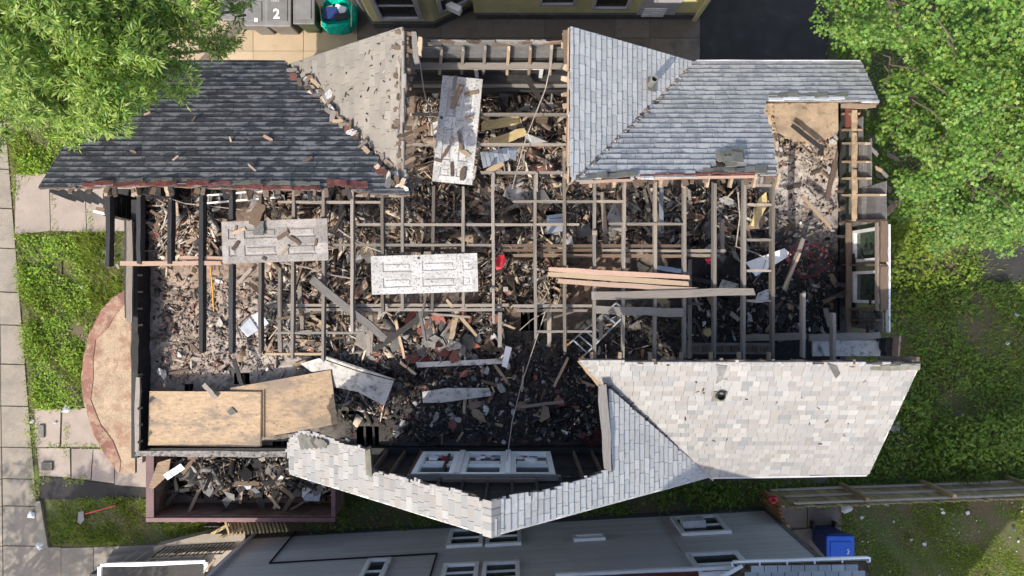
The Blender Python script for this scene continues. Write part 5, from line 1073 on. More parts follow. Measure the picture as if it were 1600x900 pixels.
MB().prism([P(234, 760, 1.45), P(248, 722, 1.9), P(268, 716, 2.0), P(264, 742, 1.6), P(238, 766, 1.45)], (0, 0, .05)).part('end_door', MT['brownwood'], dp, 'charred panel standing at the left end')
def zdump(x, y, *a):
    x = np.asarray(x); y = np.asarray(y); h = np.clip((y + 5.9) / 1.0, 0, 1) * np.clip((x + 9.2) / 1.2, .05, 1); return .35 + 1.25 * h + .1 * np.sin(x * 4) * h
nn = 5200; x = NR.uniform(dx0 + .15, dx1 - .15, nn); y = NR.uniform(dy0 + .35, dy1 - .1, nn); w_ = .012 * np.exp(NR.normal(.5, .55, nn))
me = np_mesh('rubble', CUBE_V, CUBE_F, np.stack([x, y, zdump(x, y) + NR.uniform(-.2, .15, nn)], 1), rots(NR.uniform(0, 3.14, nn), NR.normal(0, .4, nn), NR.normal(0, .5, nn)), np.stack([w_ * NR.uniform(1.5, 7, nn), w_ * 1.3, w_ * .6], 1), MT['rubble_dump'], .13); tag(link('rubble', me), 'charred bits filling the maroon dumpster', 'rubble', None, 'stuff')
m = MB(); gxs = np.linspace(dx0 + .1, dx1 - .1, 25); gys = np.linspace(dy0 + .3, dy1 - .09, 12); V = [(a, b, float(zdump(a, b)) - .12) for b in gys for a in gxs]
m.add(V, [(j * 25 + i, j * 25 + i + 1, (j + 1) * 25 + i + 1, (j + 1) * 25 + i) for j in range(11) for i in range(24)]); o = m.thing('rubble', MT['char'], 'black mass of debris under the bits in the dumpster', 'rubble'); o['kind'] = 'stuff'
for n, ln, wd, mats, nm in ((40, (.3, 1.1), (.05, .12), ['char', 'brownwood', 'char', 'greywood', 'rawwood'], 'board'),):
    for _ in range(n):
        px = R.uniform(262, 515); py = R.uniform(716, 788); b = P(px, py, 1.5); z = float(zdump(b.x, b.y)) + R.uniform(.05, .25)
        o = link('board', board_me(R.randrange(6), MT[R.choice(mats)]), None, P(px, py, z), Euler((R.uniform(-.4, .4), R.gauss(0, .3), R.uniform(0, 3.14))), (R.uniform(*ln), R.uniform(*wd), .03)); tag(o, ('long ' if o.scale.x > .7 else 'short ' if o.scale.x < .5 else '') + 'burnt board, ' + dirword(o.rotation_euler.z) + ', ' + whereat(px, py, [(262, 716), (515, 788)]) + ' of the dumpster heap', 'board', 'wood pieces in the dumpster')
for mats, n, nm, t, cat in ((['scrapshingle', 'char'], 14, 'shingle_scrap', 'the dumpster heap', 'shingle'), (['white_dirty', 'plaster', 'metal', 'scrapshingle'], 9, 'metal_scrap', 'the dumpster heap', 'scrap')):
    scatter_scraps([(265, 722), (505, 722), (510, 785), (330, 785)], n, (.25, .6), mats, nm, t, cat, cat + ' pieces in the dumpster', .25, lambda x, y, a, b: float(zdump(P(a, b, 1.5).x, P(a, b, 1.5).y)))

# ================================================================== YELLOW HOUSE (top)
yh = empty('yellow_house', (0, 8.5, 0), 'yellow green stucco house with a bay at the top edge', 'house')
WY = 7.62
MB().span((-1.05, WY, .35), (5.15, 14, 7.5)).part('wall', MT['ywall'], yh); MB().span((-.98, WY - .06, 0), (5.2, 14, .35)).part('foundation', MT['stone'], yh)
by = [(-4.7, 8.6), (-3.85, 7.38), (-2.15, 7.38), (-1.06, 7.9), (-1.06, 14), (-4.7, 14)]
MB().prism([Vector((a, b, .35)) for a, b in by], (0, 0, 7.1)).part('bay_wall', MT['ywall'], yh)
MB().prism([Vector((a * 1.005, b - .07, 0)) for a, b in by], (0, 0, .36)).part('foundation', MT['stone'], yh)
MB().span((-5.0, 7.2, 7.5), (5.5, 14.5, 7.7)).part('roof', MT['roofbrown'], yh)
def wall_to(o, ux, n): o = Vector(o); ux = Vector(ux).normalized(); n = Vector(n).normalized(); return lambda a, b, h: o + ux * a + Vector((0, 0, b)) + n * (h + .035)
tb = wall_to((-3.0, 7.38, 0), (1, 0, 0), (0, -1, 0)); window_in(yh, tb, -.62, .58, .62, 2.4, .12, 'trimgrey', 'glass', 1, .05)
d_ = Vector((-2.15 + 1.06, 7.38 - 7.9, 0)); t2 = wall_to((-1.06, 7.9, 0), d_, (d_.y * -1, d_.x, 0) if False else (.43, -.9, 0)); window_in(yh, t2, .1, 1.02, .75, 2.3, .1, 'trimgrey', 'glass', 1, .05)
MB().box(t2(.62, .98, .12), (.4, .16, .28), Matrix.Rotation(-.44, 3, 'Z')).part('air_conditioner', MT['white'], yh)
d_ = Vector((.85, -1.22, 0)); t3 = wall_to((-4.7, 8.6, 0), d_, (-.82, -.57, 0)); window_in(yh, t3, .25, 1.3, .75, 2.3, .1, 'trimgrey', 'glass', 1, .05)
tw_ = wall_to((0, WY, 0), (1, 0, 0), (0, -1, 0))
window_in(yh, tw_, .72, 1.7, 1.0, 2.3, .08, 'trimgrey', 'glass', 1, .05); window_in(yh, tw_, 2.15, 3.15, .75, 2.2, .08, 'trimgrey', 'glass', 1, .05)
m = MB(); m.span((3.45, WY - .06, .12), (4.5, WY - .001, 2.1)); dr_ = m.part('door', MT['trimgrey'], yh)
for k in range(5): beam_part('louver', Vector((3.58, WY - .075, .3 + k * .12)), Vector((4.2, WY - .075, .3 + k * .12)), .03, .04, MT['white_dirty'], dr_)
m = MB(); m.tube([(5.12, WY - .1, .1), (5.12, WY - .1, 3), (5.1, WY - .1, 7.4)], .07, 8); m.part('downspout', MT['ywall'], yh)
# wheelie bins with lids and the painted figure 2
def binn(px, py, wd, dp_, lid, label, tilt=0, two=False, body='bin', z=1.05):
    c = P(px, py, z); x0 = c.x; y0 = c.y
    r = empty('wheelie_bin', (x0, y0, .02), label, 'bin', 'wheelie bins by the driveway' if body == 'bin' or body == 'bingreen' else None)
    m = MB(); a, b = wd / 2, dp_ / 2
    m.add([(x0 - a * .8, y0 - b * .75, .03), (x0 + a * .8, y0 - b * .75, .03), (x0 + a * .8, y0 + b * .8, .03), (x0 - a * .8, y0 + b * .8, .03), (x0 - a, y0 - b, z - .06), (x0 + a, y0 - b, z - .06), (x0 + a, y0 + b, z - .06), (x0 - a, y0 + b, z - .06)],
          [(0, 3, 2, 1), (4, 5, 6, 7), (0, 1, 5, 4), (1, 2, 6, 5), (2, 3, 7, 6), (3, 0, 4, 7)]); m.part('body', MT[body], r, bevel=.03)
    l = MB(); l.box((x0, y0 - .01, z - .02), (wd + .06, dp_ + .07, .07)); lo = l.part('lid', MT[lid], r, bevel=.025)
    l = MB(); l.box((x0, y0 - .02, z + .025), (wd - .12, dp_ - .2, .03)); l.part('lid_panel', MT[lid], lo, bevel=.012)
    h = MB(); h.tube([(x0 - a * .8, y0 + b + .05, z - .05), (x0 + a * .8, y0 + b + .05, z - .05)], .022, 8); h.part('handle', MT[body], r)
    for s in (-1, 1):
        k = MB(); k.tube([(x0 + s * (a * .82), y0 + b * .9, .12), (x0 + s * (a * .82 + .06), y0 + b * .9, .12)], .12, 12); k.part('wheel', MT['darkmetal'], r)
    return r, lo, (x0, y0, z)
binn(362, 12, .58, .6, 'bin', 'gray wheelie bin partly hidden by the tree leaves')
b1 = binn(398, 17, .52, .72, 'bin', 'gray wheelie bin with a white sticker, next to the leaves')
b2 = binn(434, 14, .66, .85, 'bin', 'widest gray wheelie bin, marked with a white 2'); b3 = binn(475, 14, .52, .72, 'bin', 'wheelie bin with a gray lid on a green body beside the green bag', body='bingreen')
def text(body, loc, size, mat, parent, name='lettering', rz=0, tilt=None):
    cu = bpy.data.curves.new(name, 'FONT'); cu.body = body; cu.size = size; cu.align_x = 'CENTER'; cu.align_y = 'CENTER'; cu.extrude = .002; cu.offset = .008
    t = bpy.data.objects.new('tmp', cu); me = bpy.data.meshes.new_from_object(t); bpy.data.objects.remove(t); me.materials.clear(); me.materials.append(mat)
    return link(name, me, parent, loc, Euler((0, 0, rz)) if tilt is None else tilt)
x0, y0, z0 = b2[2]; text('2', (x0 - .02, y0 - .16, z0 + .046), .36, MT['white'], b2[1], 'number')
for k in range(9): MB().box((x0 - .14 + .035 * (k % 5) + .01 * k, y0 + (.2 if k < 5 else .29), z0 + .045), (.012, .06, .005), Matrix.Rotation(R.uniform(-.6, .6), 3, 'Z')).part('chalk_mark', MT['white_dirty'], b2[1])
x0, y0, z0 = b1[2]; MB().box((x0 + .05, y0 - .26, z0 + .045), (.09, .1, .006)).part('sticker', MT['white'], b1[1])
# green bag of rubbish
gb = empty('rubbish_bag', P(527, 24, 0), 'bright green open bag full of rubbish at the driveway end', 'bag')
m = MB(); cx, cy = P(527, 21, .6).xy; nseg = 16
prof = [(.0, 1.0, .02), (.35, 1.12, .3), (.55, 1.05, .62), (.5, .82, .66), (.2, .7, .4)]
v = []; f = []
for k, (zz, s, _) in enumerate(((0, .8, 0), (.3, 1.0, 0), (.62, .95, 0), (.7, .85, 0), (.45, .66, 0))):
    for i in range(nseg):
        t = 6.283 * i / nseg; e = 1 + .1 * math.sin(3 * t + k) + R.uniform(-.05, .05); v.append((cx + .48 * s * e * math.copysign(abs(math.cos(t)) ** .6, math.cos(t)), cy + .42 * s * e * math.copysign(abs(math.sin(t)) ** .6, math.sin(t)), zz + R.uniform(-.04, .04)))
for k in range(4):
    for i in range(nseg): f.append((k * nseg + i, k * nseg + (i + 1) % nseg, (k + 1) * nseg + (i + 1) % nseg, (k + 1) * nseg + i))
f.append(tuple(4 * nseg + i for i in range(nseg))); m.add(v, f); m.part('bag', MT['greenbag'], gb)
for a, b, w2, h2, mt_ in ((-.12, .0, .5, .3, 'darkblue'), (.1, .1, .3, .2, 'white_dirty'), (.12, -.1, .35, .16, 'char'), (-.2, .12, .2, .12, 'rawwood')): MB().box((cx + a, cy + b, .62), (w2, h2, .12), Euler((.2, .1, R.uniform(-.4, .4))).to_matrix()).thing('rubbish', MT[mt_], {'darkblue': 'dark blue sack', 'white_dirty': 'pale carton', 'char': 'black sack', 'rawwood': 'tan carton'}[mt_] + ' stuffed in the bright green bag', 'rubbish')
for k in range(5): beam_part('strap', Vector((cx - .4 + k * .2, cy - .4, .7)), Vector((cx - .45 + k * .22, cy + .35, .74)), .03, .01, MT['foam'], gb) if k in (0, 4) else None
scatter_boards([(520, 36), (555, 30), (552, 46), (525, 46)], 8, (.15, .4), (.06, .2), ['pinkwood', 'rawwood', 'plaster'], 'the pile by the green bag', 'scraps by the green bag', .15, lambda x, y, a, b: .06)

# ================================================================== GRAY HOUSE (bottom)
gh = empty('gray_house', (0, -7, 0), 'gray clapboard house with white framed windows along the bottom edge', 'house')
GA = Vector((-7.35, -6.98, 0)); GBt = Vector((7.04, -6.2, 0)); ux = (GBt - GA).normalized(); gn = Vector((-ux.y, ux.x, 0)); GL = (GBt - GA).length
gpl = Plane(GA, gn)
def G(a, z, h): return GA + ux * a + Vector((0, 0, z)) + gn * h
def gpx(px, py): p = gpl.hit(px, py); d = p - GA; return d.dot(ux), p.z
ZE = 5.9
m = MB(); zz = .35
while zz < ZE:
    e = zz + .105
    for s0 in np.arange(0, GL, 2.9):
        s1 = min(GL, s0 + 2.9); off = .0
        m.add([G(s0, zz, .028), G(s1, zz, .028), G(s1, e, .006), G(s0, e, .006), G(s0, zz, -.02), G(s1, zz, -.02)], [(0, 1, 2, 3), (0, 4, 5, 1)])
    zz = e
m.part('clapboard', MT['gwall'], gh, None, 'stuff')
MB().prism([G(0, .3, -.02), G(GL, .3, -.02), G(GL, .3, -8.5), G(0, .3, -8.5)], (0, 0, ZE - .3)).part('wall', MT['gwall'], gh)
MB().prism([G(-.05, 0, .04), G(GL + .05, 0, .04), G(GL + .05, 0, -8.5), G(-.05, 0, -8.5)], (0, 0, .34)).part('foundation', MT['stone'], gh)
MB().prism([G(-.04, .34, .05), G(.1, .34, .05), G(.1, .34, -.06), G(-.04, .34, -.06)], (0, 0, ZE - .35)).part('corner_board', MT['trimgrey'], gh); MB().prism([G(GL - .06, .34, .045), G(GL + .05, .34, .045), G(GL + .05, .34, -.1), G(GL - .06, .34, -.1)], (0, 0, ZE - .35)).part('corner_board', MT['siding_grey'], gh)
m = MB(); m.tube([G(.16, .1, .1), G(.16, 3, .1), G(.16, ZE, .1)], .05, 8); m.part('downspout', MT['trimgrey'], gh)
# gabled upper body (roof out of the picture; its shadow falls on the burned house)
MB().prism([G(0, ZE, -1.7), G(GL, ZE, -1.7), G(GL, ZE, -8.4), G(0, ZE, -8.4)], (0, 0, 10.6 - ZE)).part('upper_storey', MT['gwall'], gh)
for a, b in ((-1.6, -5.0), (-8.5, -5.0)): MB().prism([G(-.1, 10.6, a), G(GL + .1, 10.6, a), G(GL + .1, 12.6, b), G(-.1, 12.6, b)], (0, 0, .1)).part('roof', MT['porchshingle'], gh)
dc = 6.45; MB().prism([G(dc - 3.3, 10.6, -1.75), G(dc + 3.3, 10.6, -1.75), G(dc, 12.4, -1.75)], -gn * 3.4).part('dormer', MT['gwall'], gh)
MB().prism([G(-.2, ZE, .3), G(GL + .2, ZE, .3), G(GL + .2, ZE + .35, -1.75), G(-.2, ZE + .35, -1.75)], (0, 0, .08)).part('roof', MT['roofbrown'], gh)
tgw = lambda a, b, h: G(a, b, h + .052)
def gwin(p0, p1, bars=1, fr_=.1, label=None, glass='glass'):
    a0, z0 = gpx(*p0); a1, z1 = gpx(*p1); a0, a1 = min(a0, a1), max(a0, a1); z0, z1 = min(z0, z1), max(z0, z1); return window_in(gh, tgw, a0, a1, z0, z1, fr_, 'white', glass, bars, .06, label=label)
gwin((697, 859), (757, 829), 1); gwin((758, 857), (814, 826), 1); gwin((687, 915), (749, 884), 1); gwin((752, 913), (812, 881), 1)
gwin((555, 918), (612, 877), 1); gwin((897, 849), (944, 839), 0, .07); wa = gwin((1066, 840), (1120, 809), 1); gwin((1094, 905), (1152, 866), 1)
a, z = gpx(1083, 824); MB().prism([G(a - .3, z - .2, .0), G(a + .3, z - .2, .0), G(a + .3, z - .2, .22), G(a - .3, z - .2, .22)], (0, 0, .36)).part('air_conditioner', MT['white_dirty'], gh)
def gcable(pts, r, mat, label):
    m = MB(); m.tube([G(gpx(*p)[0], gpx(*p)[1], .05) for p in pts], r, 5); o = m.part('cable', mat, gh); return o
gcable([(470, 824), (421, 883)], .022, MT['blackcable'], ''); gcable([(421, 883), (540, 876), (683, 868)], .022, MT['blackcable'], ''); gcable([(683, 868), (672, 905)], .022, MT['blackcable'], ''); gcable([(1028, 799), (1040, 826), (1065, 865)], .012, MT['cable'], '')
# eave gutter over the right part, red brown roof and the grey porch roof behind
q0 = gpl.hit(868, 899); q1 = gpl.hit(1152, 886); 
def up_to(px, py, z): return P(px, py, z)
beam_part('gutter', P(862, 899, 4.2), P(1152, 886.5, 4.2), .09, .09, MT['white'], gh); MB().prism([P(864, 900, 4.2), P(1152, 888, 4.2), P(1160, 960, 4.6), P(850, 975, 4.6)], (0, 0, .04)).part('lower_roof', MT['roofbrown'], gh)
prr = empty('back_porch', P(1250, 900, 0), 'back porch with white gutter and blue gray shingles at the bottom edge', 'porch')
PZ = 4.6
MB().prism([P(1128, 905, PZ), P(1165, 882, PZ), P(1352, 876, PZ), P(1368, 930, PZ + .4), P(1370, 1010, PZ + .8), P(1128, 1010, PZ + .8)], (0, 0, .05)).part('roof', MT['deck'], prr)
for r_ in range(6):
    n = 10; y = 878 + r_ * 10
    for i in range(n):
        xa = 1152 + i * 21 - (r_ % 2) * 10 + 1.5 * r_ * 0; 
        if xa < 1130 + max(0, 3 - r_) * 12 or xa + 21 > 1356 + r_ * 3: continue
        z = PZ + .06 + .075 * r_; m = MB(); m.prism([P(xa + .5, y + 6 - i * .25 * 1, z), P(xa + 20.3, y + 5.7 - i * .25, z), P(xa + 20.3, y + 16.5 - i * .25, z + .08), P(xa + .5, y + 16.8 - i * .25, z + .08)], (0, 0, .014)); m.part('shingle', MT['porchshingle'], prr)
beam_part('gutter', P(1144, 877.5, PZ + .06), P(1360, 870.5, PZ + .06), .05, .06, MT['white'], prr); 
for i in range(6): x = 1144 + i * 43; beam_part('gutter_bracket', P(x, 877.5 - i * 1.4, PZ + .07), P(x, 885 - i * 1.4, PZ + .07), .03, .03, MT['white'], prr)
beam_part('fascia', P(1150, 883, PZ - .04), P(1358, 876, PZ - .04), .03, .14, MT['white_dirty'], prr); beam_part('hip_strip', P(1124, 903, PZ + .1), P(1160, 884, PZ + .1), .08, .03, MT['white'], prr)
for x in (1200, 1350): p = P(x, 1010, PZ); beam_part('post', Vector((p.x, p.y - .3, 0)), Vector((p.x, p.y - .3, PZ)), .1, .1, MT['white'], prr)
# white framed front porch at the bottom left with iron railing and stone steps
fpz = 1.9
fr2 = empty('front_porch', P(240, 890, 0), 'front porch with a white rail frame at the bottom left corner', 'porch')
MB().prism([P(155, 882, .8), P(325, 876, .8), P(310, 960, .8), P(150, 960, .8)], (0, 0, .06)).part('deck', MT['char'], fr2); MB().prism([P(165, 880, .02), P(330, 880, .02), P(320, 990, .02), P(160, 990, .02)], (0, 0, .75)).part('base', MT['stone'], fr2)  # deck coloured dark to stand for the shade inside the porch
for a, b in (((156, 883), (322, 877)), ((156, 884), (156, 930)), ((322, 878), (322, 892))): beam_part('rail', P(*a, fpz), P(*b, fpz), .09, .07, MT['white'], fr2)
for i in range(12):
    for k in (0, 1): 
        p = P(225 + i * 5, 886 + k * 9, .87); 
for i in range(9): x = 165 + i * 18; p = P(x, 884 - i * .6, fpz - .04); beam_part('baluster', Vector((p.x, p.y, .86)), p, .02, .02, MT['greywood'], fr2)
beam_part('rail', P(318, 895, fpz + .1), P(336, 873, fpz + .1), .05, .05, MT['rawwood'], fr2)
stp = empty('stone_steps', P(290, 850, 0), 'stone steps and slabs beside the black iron railing', 'steps')
for k, q in enumerate(([(172, 866), (250, 856), (345, 850), (345, 900), (180, 900)], [(252, 846), (330, 826), (392, 826), (392, 866), (252, 866)], [(262, 852), (385, 846), (385, 870), (262, 872)])): MB().prism([P(a, b, .02) for a, b in q], (0, 0, .2 + .22 * k)).part('step', MT['concrete'], stp)
irl = empty('iron_railing', P(300, 860, .6), 'black wrought iron railing leaning beside the stone steps', 'railing')
zr = .66; ra, rb, rc, rd = P(228, 877, zr), P(262, 853, zr), P(368, 846, zr + .02), P(350, 863, zr + .02)
for z0_ in (0.08, .85):
    m = MB(); m.tube([ra + Vector((0, 0, z0_)), rb + Vector((0, 0, z0_)), rc + Vector((0, 0, z0_))], .02, 6); m.part('rail', MT['blackcable'], irl)
for i in range(17):
    t = i / 16; p = rb.lerp(rc, t); m = MB(); m.tube([p + Vector((0, 0, .08)), p + Vector((0, 0, .85))], .011, 5); m.part('baluster', MT['blackcable'], irl)
for i in range(6):
    t = i / 6; p = ra.lerp(rb, t); m = MB(); m.tube([p + Vector((0, 0, .08)), p + Vector((0, 0, .85))], .011, 5); m.part('baluster', MT['blackcable'], irl)
for t in (.3, .75):
    p = rb.lerp(rc, t) + Vector((0, 0, .5)); m = MB(); m.tube([p + Vector((.1 * math.cos(k * .6), 0, .14 * math.sin(k * .6))) for k in range(11)], .012, 5); m.part('scroll', MT['blackcable'], irl)
ws = empty('wooden_stair', P(385, 825, 0), 'treated wood stair stringers and slats beside the dumpster', 'stair')
for i in range(16): x = 352 + i * 6; beam_part('slat', P(x, 812, 1.0), P(x + 7, 836 - i * .4, 1.5), .07, .04, MT['fencewood'], ws)
beam_part('stringer', P(332, 833, .8), P(362, 817, .8), .08, .2, MT['foam'], ws); beam_part('stringer', P(346, 838, .5), P(386, 822, .5), .06, .3, MT['fencewood'], ws)
MB().span(P(331, 812, .1), P(345, 824, .6)).thing('black_box', MT['darkmetal'], 'small black box under the dumpster rim by the wooden stair', 'box', bevel=.02)

# ================================================================== FENCE, BLUE BIN, YARD THINGS
fe = empty('wooden_fence', P(1400, 760, 0), 'long brown wooden fence with pale rails between the back yards', 'fence')
FA = P(1196, 763, .0); FB = P(1760, 742, .0); fu = (FB - FA).normalized(); fn = Vector((-fu.y, fu.x, 0)); FL = (FB - FA).length; FH = 1.55
pm = MB(); pm.add([(-.065, -.01, 0), (.065, -.01, 0), (.065, -.01, FH), (0, -.01, FH + .06), (-.065, -.01, FH), (-.065, .01, 0), (.065, .01, 0), (.065, .01, FH), (0, .01, FH + .06), (-.065, .01, FH)],
                 [(0, 1, 2, 3, 4), (9, 8, 7, 6, 5), (0, 5, 6, 1), (1, 6, 7, 2), (2, 7, 8, 3), (3, 8, 9, 4), (4, 9, 5, 0)]); pme, _ = pm.mesh('picket', MT['fencewood'])
n = int(FL / .14)
for i in range(n): link('picket', pme, fe, FA + fu * (.07 + i * .14) + Vector((0, 0, .05 + R.uniform(-.015, .015))) - fn * .03, Euler((R.uniform(-.01, .01), R.uniform(-.01, .01), math.atan2(fu.y, fu.x))))
for z in (.25, .85, 1.45): beam_part('rail', FA + fn * .02 + Vector((0, 0, z)), FB + fn * .02 + Vector((0, 0, z)), .05, .09, MT['fencerail'], fe)
for px_, py_ in ((1311, 757), (1436, 751), (1571, 746), (1700, 742)):
    p = P(px_, py_, 0); a = (p - FA).dot(fu); q = FA + fu * a + fn * .09; beam_part('post', q, q + Vector((0, 0, FH + .05)), .1, .1, MT['fencewood'], fe, (1, 0, 0))
gt = empty('fence_gate', P(1185, 770, 0), 'short orange brown fence return between the gray house and the long fence', 'fence')
ga = P(1186, 764, 0); gb_ = P(1193, 792, 0)
for i in range(6): t = i / 5.0; q = ga.lerp(gb_, t); beam_part('picket', q + Vector((0, 0, .05)), q + Vector((0, 0, 1.45)), .02, .1, MT['fencegate'], gt, (1, 0, 0))
for z in (.3, 1.3): beam_part('rail', ga + Vector((.03, 0, z)), gb_ + Vector((.03, 0, z)), .04, .08, MT['fencegate'], gt)
for q in (ga, gb_): beam_part('post', q + Vector((.06, 0, 0)), q + Vector((.06, 0, 1.6)), .09, .09, MT['fencegate'], gt, (1, 0, 0))
bb = binn(1313, 857, .68, .62, 'blue', 'blue wheelie bin standing on the back patio', body='darkblue', z=1.12)
x0, y0, z0 = bb[2]
for k in range(3): MB().box((x0 + .18 + .025 * (k % 2), y0 - .12 + .05 * k, z0 + .045), (.05, .03, .006), Matrix.Rotation(.6 * k, 3, 'Z')).part('logo', MT['white'], bb[1])
MB().span(P(1262, 850, .02), P(1274, 862, .5)).thing('red_box', MT['redplastic'], 'small red box behind the gray house corner', 'box', bevel=.02); MB().span(P(1218, 806, .03), P(1228, 818, .35)).thing('black_bucket', MT['darkmetal'], 'small black bucket at the gray house corner', 'bucket', bevel=.03)
m = MB(); m.tube([P(1208, 781, 1.7) + Vector((.09 * math.cos(k), .07 * math.sin(k), .04 * math.sin(k * 2))) for k in range(7)], .05, 6); m.thing('pink_bouquet', MT['redplastic'], 'pink bunch hung on the fence post by the gray house', 'flowers')
m = MB(); c = P(812, 757, .6); m.tube([P(813, 756, .4), P(813, 757, .75)], .22, 14); m.thing('gray_bucket', MT['bin'], 'round gray bucket under the pale blue roof eave', 'bucket')
def litter(px, py, s, label, cat='litter', mat='litter', group=None, z=.05):
    m = MB(); n = 7; c = P(px, py, z); pts = [(c.x + s * R.uniform(.5, 1) * math.cos(6.283 * i / n), c.y + s * R.uniform(.4, 1) * math.sin(6.283 * i / n), z + R.uniform(0, .05)) for i in range(n)]
    k = len(pts); m.add(pts + [(c.x + R.uniform(-.3, .3) * s, c.y, z + s * .5)], [(i, (i + 1) % k, k) for i in range(k)]); return m.thing(name_for(cat), MT[mat], label, cat, group)
def name_for(c): return c.replace(' ', '_')
litter(104, 640, .15, 'crumpled white paper at the upper edge of the side path', 'paper'); litter(51, 616 + 43, .09, 'white wrapper beside the green strip of the sidewalk', 'wrapper'); litter(86, 660, .06, 'small white cup on the side path', 'cup')
litter(51, 805, .16, 'clear plastic bag on the brown stained sidewalk', 'plastic bag'); litter(65, 850, .2, 'pile of white rubbish on the sidewalk corner', 'rubbish'); litter(128, 448, .08, 'blue white wrapper in the bright front grass', 'wrapper')
for a, b, c, d, t in ((61, 664, 68, 684, 'pale greenish board lying along the sidewalk edge'), (66, 722, 81, 735, 'pale greenish block lying near the path weeds')): MB().span(P(a, b, .04), P(c, d, .09)).thing('wood_block', MT['underlay'], t, 'block')
litter(1398, 666, .22, 'gray white stone beside the rake of the pale roof', 'stone', 'plaster'); litter(1587, 492, .1, 'white carton in the dark back yard', 'carton'); litter(1573, 536, .07, 'small white wrapper in the dark back yard', 'wrapper')
litter(1322, 793, .22, 'pale flat stone beside the patio slabs', 'stone', 'plaster')
lit_l = {(1386, 788): 'white plastic scrap just below the long fence', (1356, 790): 'pale scrap below the fence near the flat stone', (1423, 843): 'left white scrap of the pair on the dirt patch', (1443, 849): 'right white scrap of the pair on the dirt patch', (1512, 801): 'white paper triangle in the shaded lawn', (1473, 801): 'gray white scrap on the shaded lawn', (1470, 795): 'tiny scrap above the gray white one', (1346, 808): 'small scrap on the lawn beside the patio', (1583, 825): 'dark blue scrap in the sunlit lawn corner', (1590, 846): 'tan scrap in the sunlit lawn corner'}
for (a, b), t in lit_l.items(): litter(a, b, R.uniform(.05, .09), t, 'scrap', 'litter' if b != 825 else 'darkblue')
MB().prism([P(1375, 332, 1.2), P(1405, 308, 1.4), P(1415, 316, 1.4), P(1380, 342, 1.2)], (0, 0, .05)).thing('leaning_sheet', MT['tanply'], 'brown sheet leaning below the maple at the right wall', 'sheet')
for i in range(40):
    px, py = in_px_poly([(1320, 790), (1600, 775), (1600, 900), (1320, 900)]); c = P(px, py, .04)
    o = link('paper_scrap', scrap_me('paper_scrap', R.randrange(7), MT['litter']), None, c, Euler((R.gauss(0, .3), R.gauss(0, .3), R.uniform(0, 6))), (R.uniform(.03, .07),) * 2 + (.01,)); tag(o, 'tiny pale scrap, ' + whereat(px, py, [(1320, 775), (1600, 900)]) + ' of the lower right lawn', 'scrap', 'tiny scraps on the lawn')

# ================================================================== TREES
def lobes_points(lobes, dens, shell=.35):
    Ps = []; Ns = []
    for (c, r, k) in lobes:
        n = int(dens * r * r * k); d = NR.normal(0, 1, (n, 3)); d[:, 2] = np.abs(d[:, 2]) * 1.0 - .15; d /= np.linalg.norm(d, axis=1)[:, None]
        bump = 1 + .16 * np.sin(d[:, 0] * 7 + c[0] * 3) * np.sin(d[:, 1] * 8 + c[1]) + .08 * np.sin(d[:, 0] * 17 + d[:, 1] * 13)
        rad = r * bump * (1 - shell * NR.uniform(0, 1, n) ** 1.6); p = np.array(c) + d * rad[:, None] * np.array([1, 1, .75]); Ps.append(p); Ns.append(d)
    return np.concatenate(Ps), np.concatenate(Ns)
def leaf_frames(n, d, tilt):
    yaw = NR.uniform(0, 6.283, n); return rots(yaw, NR.normal(0, tilt, n) , NR.normal(0, tilt, n))
def rosette(nl, seed):
    rr = random.Random(seed); v = []; f = []
    for i in range(nl):
        a = rr.uniform(0, 6.283); l = rr.uniform(.55, 1.0); w_ = .085; el = rr.uniform(-.25, .85); r0 = rr.uniform(.05, .25)
        dx, dy = math.cos(a), math.sin(a); k = len(v)
        p0 = Vector((dx * r0, dy * r0, rr.uniform(-.1, .2))); p1 = p0 + Vector((dx * l * .5, dy * l * .5, l * .5 * el + .08)); p2 = p0 + Vector((dx * l, dy * l, l * el - .12 * l)); s = Vector((-dy, dx, 0)) * w_
        v += [tuple(p0), tuple(p1 - s), tuple(p2), tuple(p1 + s)]; f.append((k, k + 1, k + 2, k + 3))
    return v, f
def sublobes(lobes, n, f0, f1, seed):
    rr = random.Random(seed); out = []
    for c, r, k in lobes:
        for _ in range(max(3, int(n * r * r * k))):
            a = rr.uniform(0, 6.283); e = rr.uniform(-.1, 1.0) ** 1 * 1.45; q = rr.uniform(.55, 1.12)
            p = (c[0] + r * q * math.cos(e) * math.cos(a), c[1] + r * q * math.cos(e) * math.sin(a), c[2] + r * .8 * q * math.sin(e)); out.append((p, r ** .5 * rr.uniform(f0, f1), k))
    return out
def limbs(mb, base, tips, r):
    for t in tips:
        m_ = Vector(base).lerp(Vector(t), .5) + Vector((R.uniform(-.4, .4), R.uniform(-.4, .4), .3)); mb.tube([Vector(base), Vector(base).lerp(m_, .5) + Vector((R.uniform(-.2, .2), 0, 0)), m_, Vector(t)], r, 6, 0, r * .25)
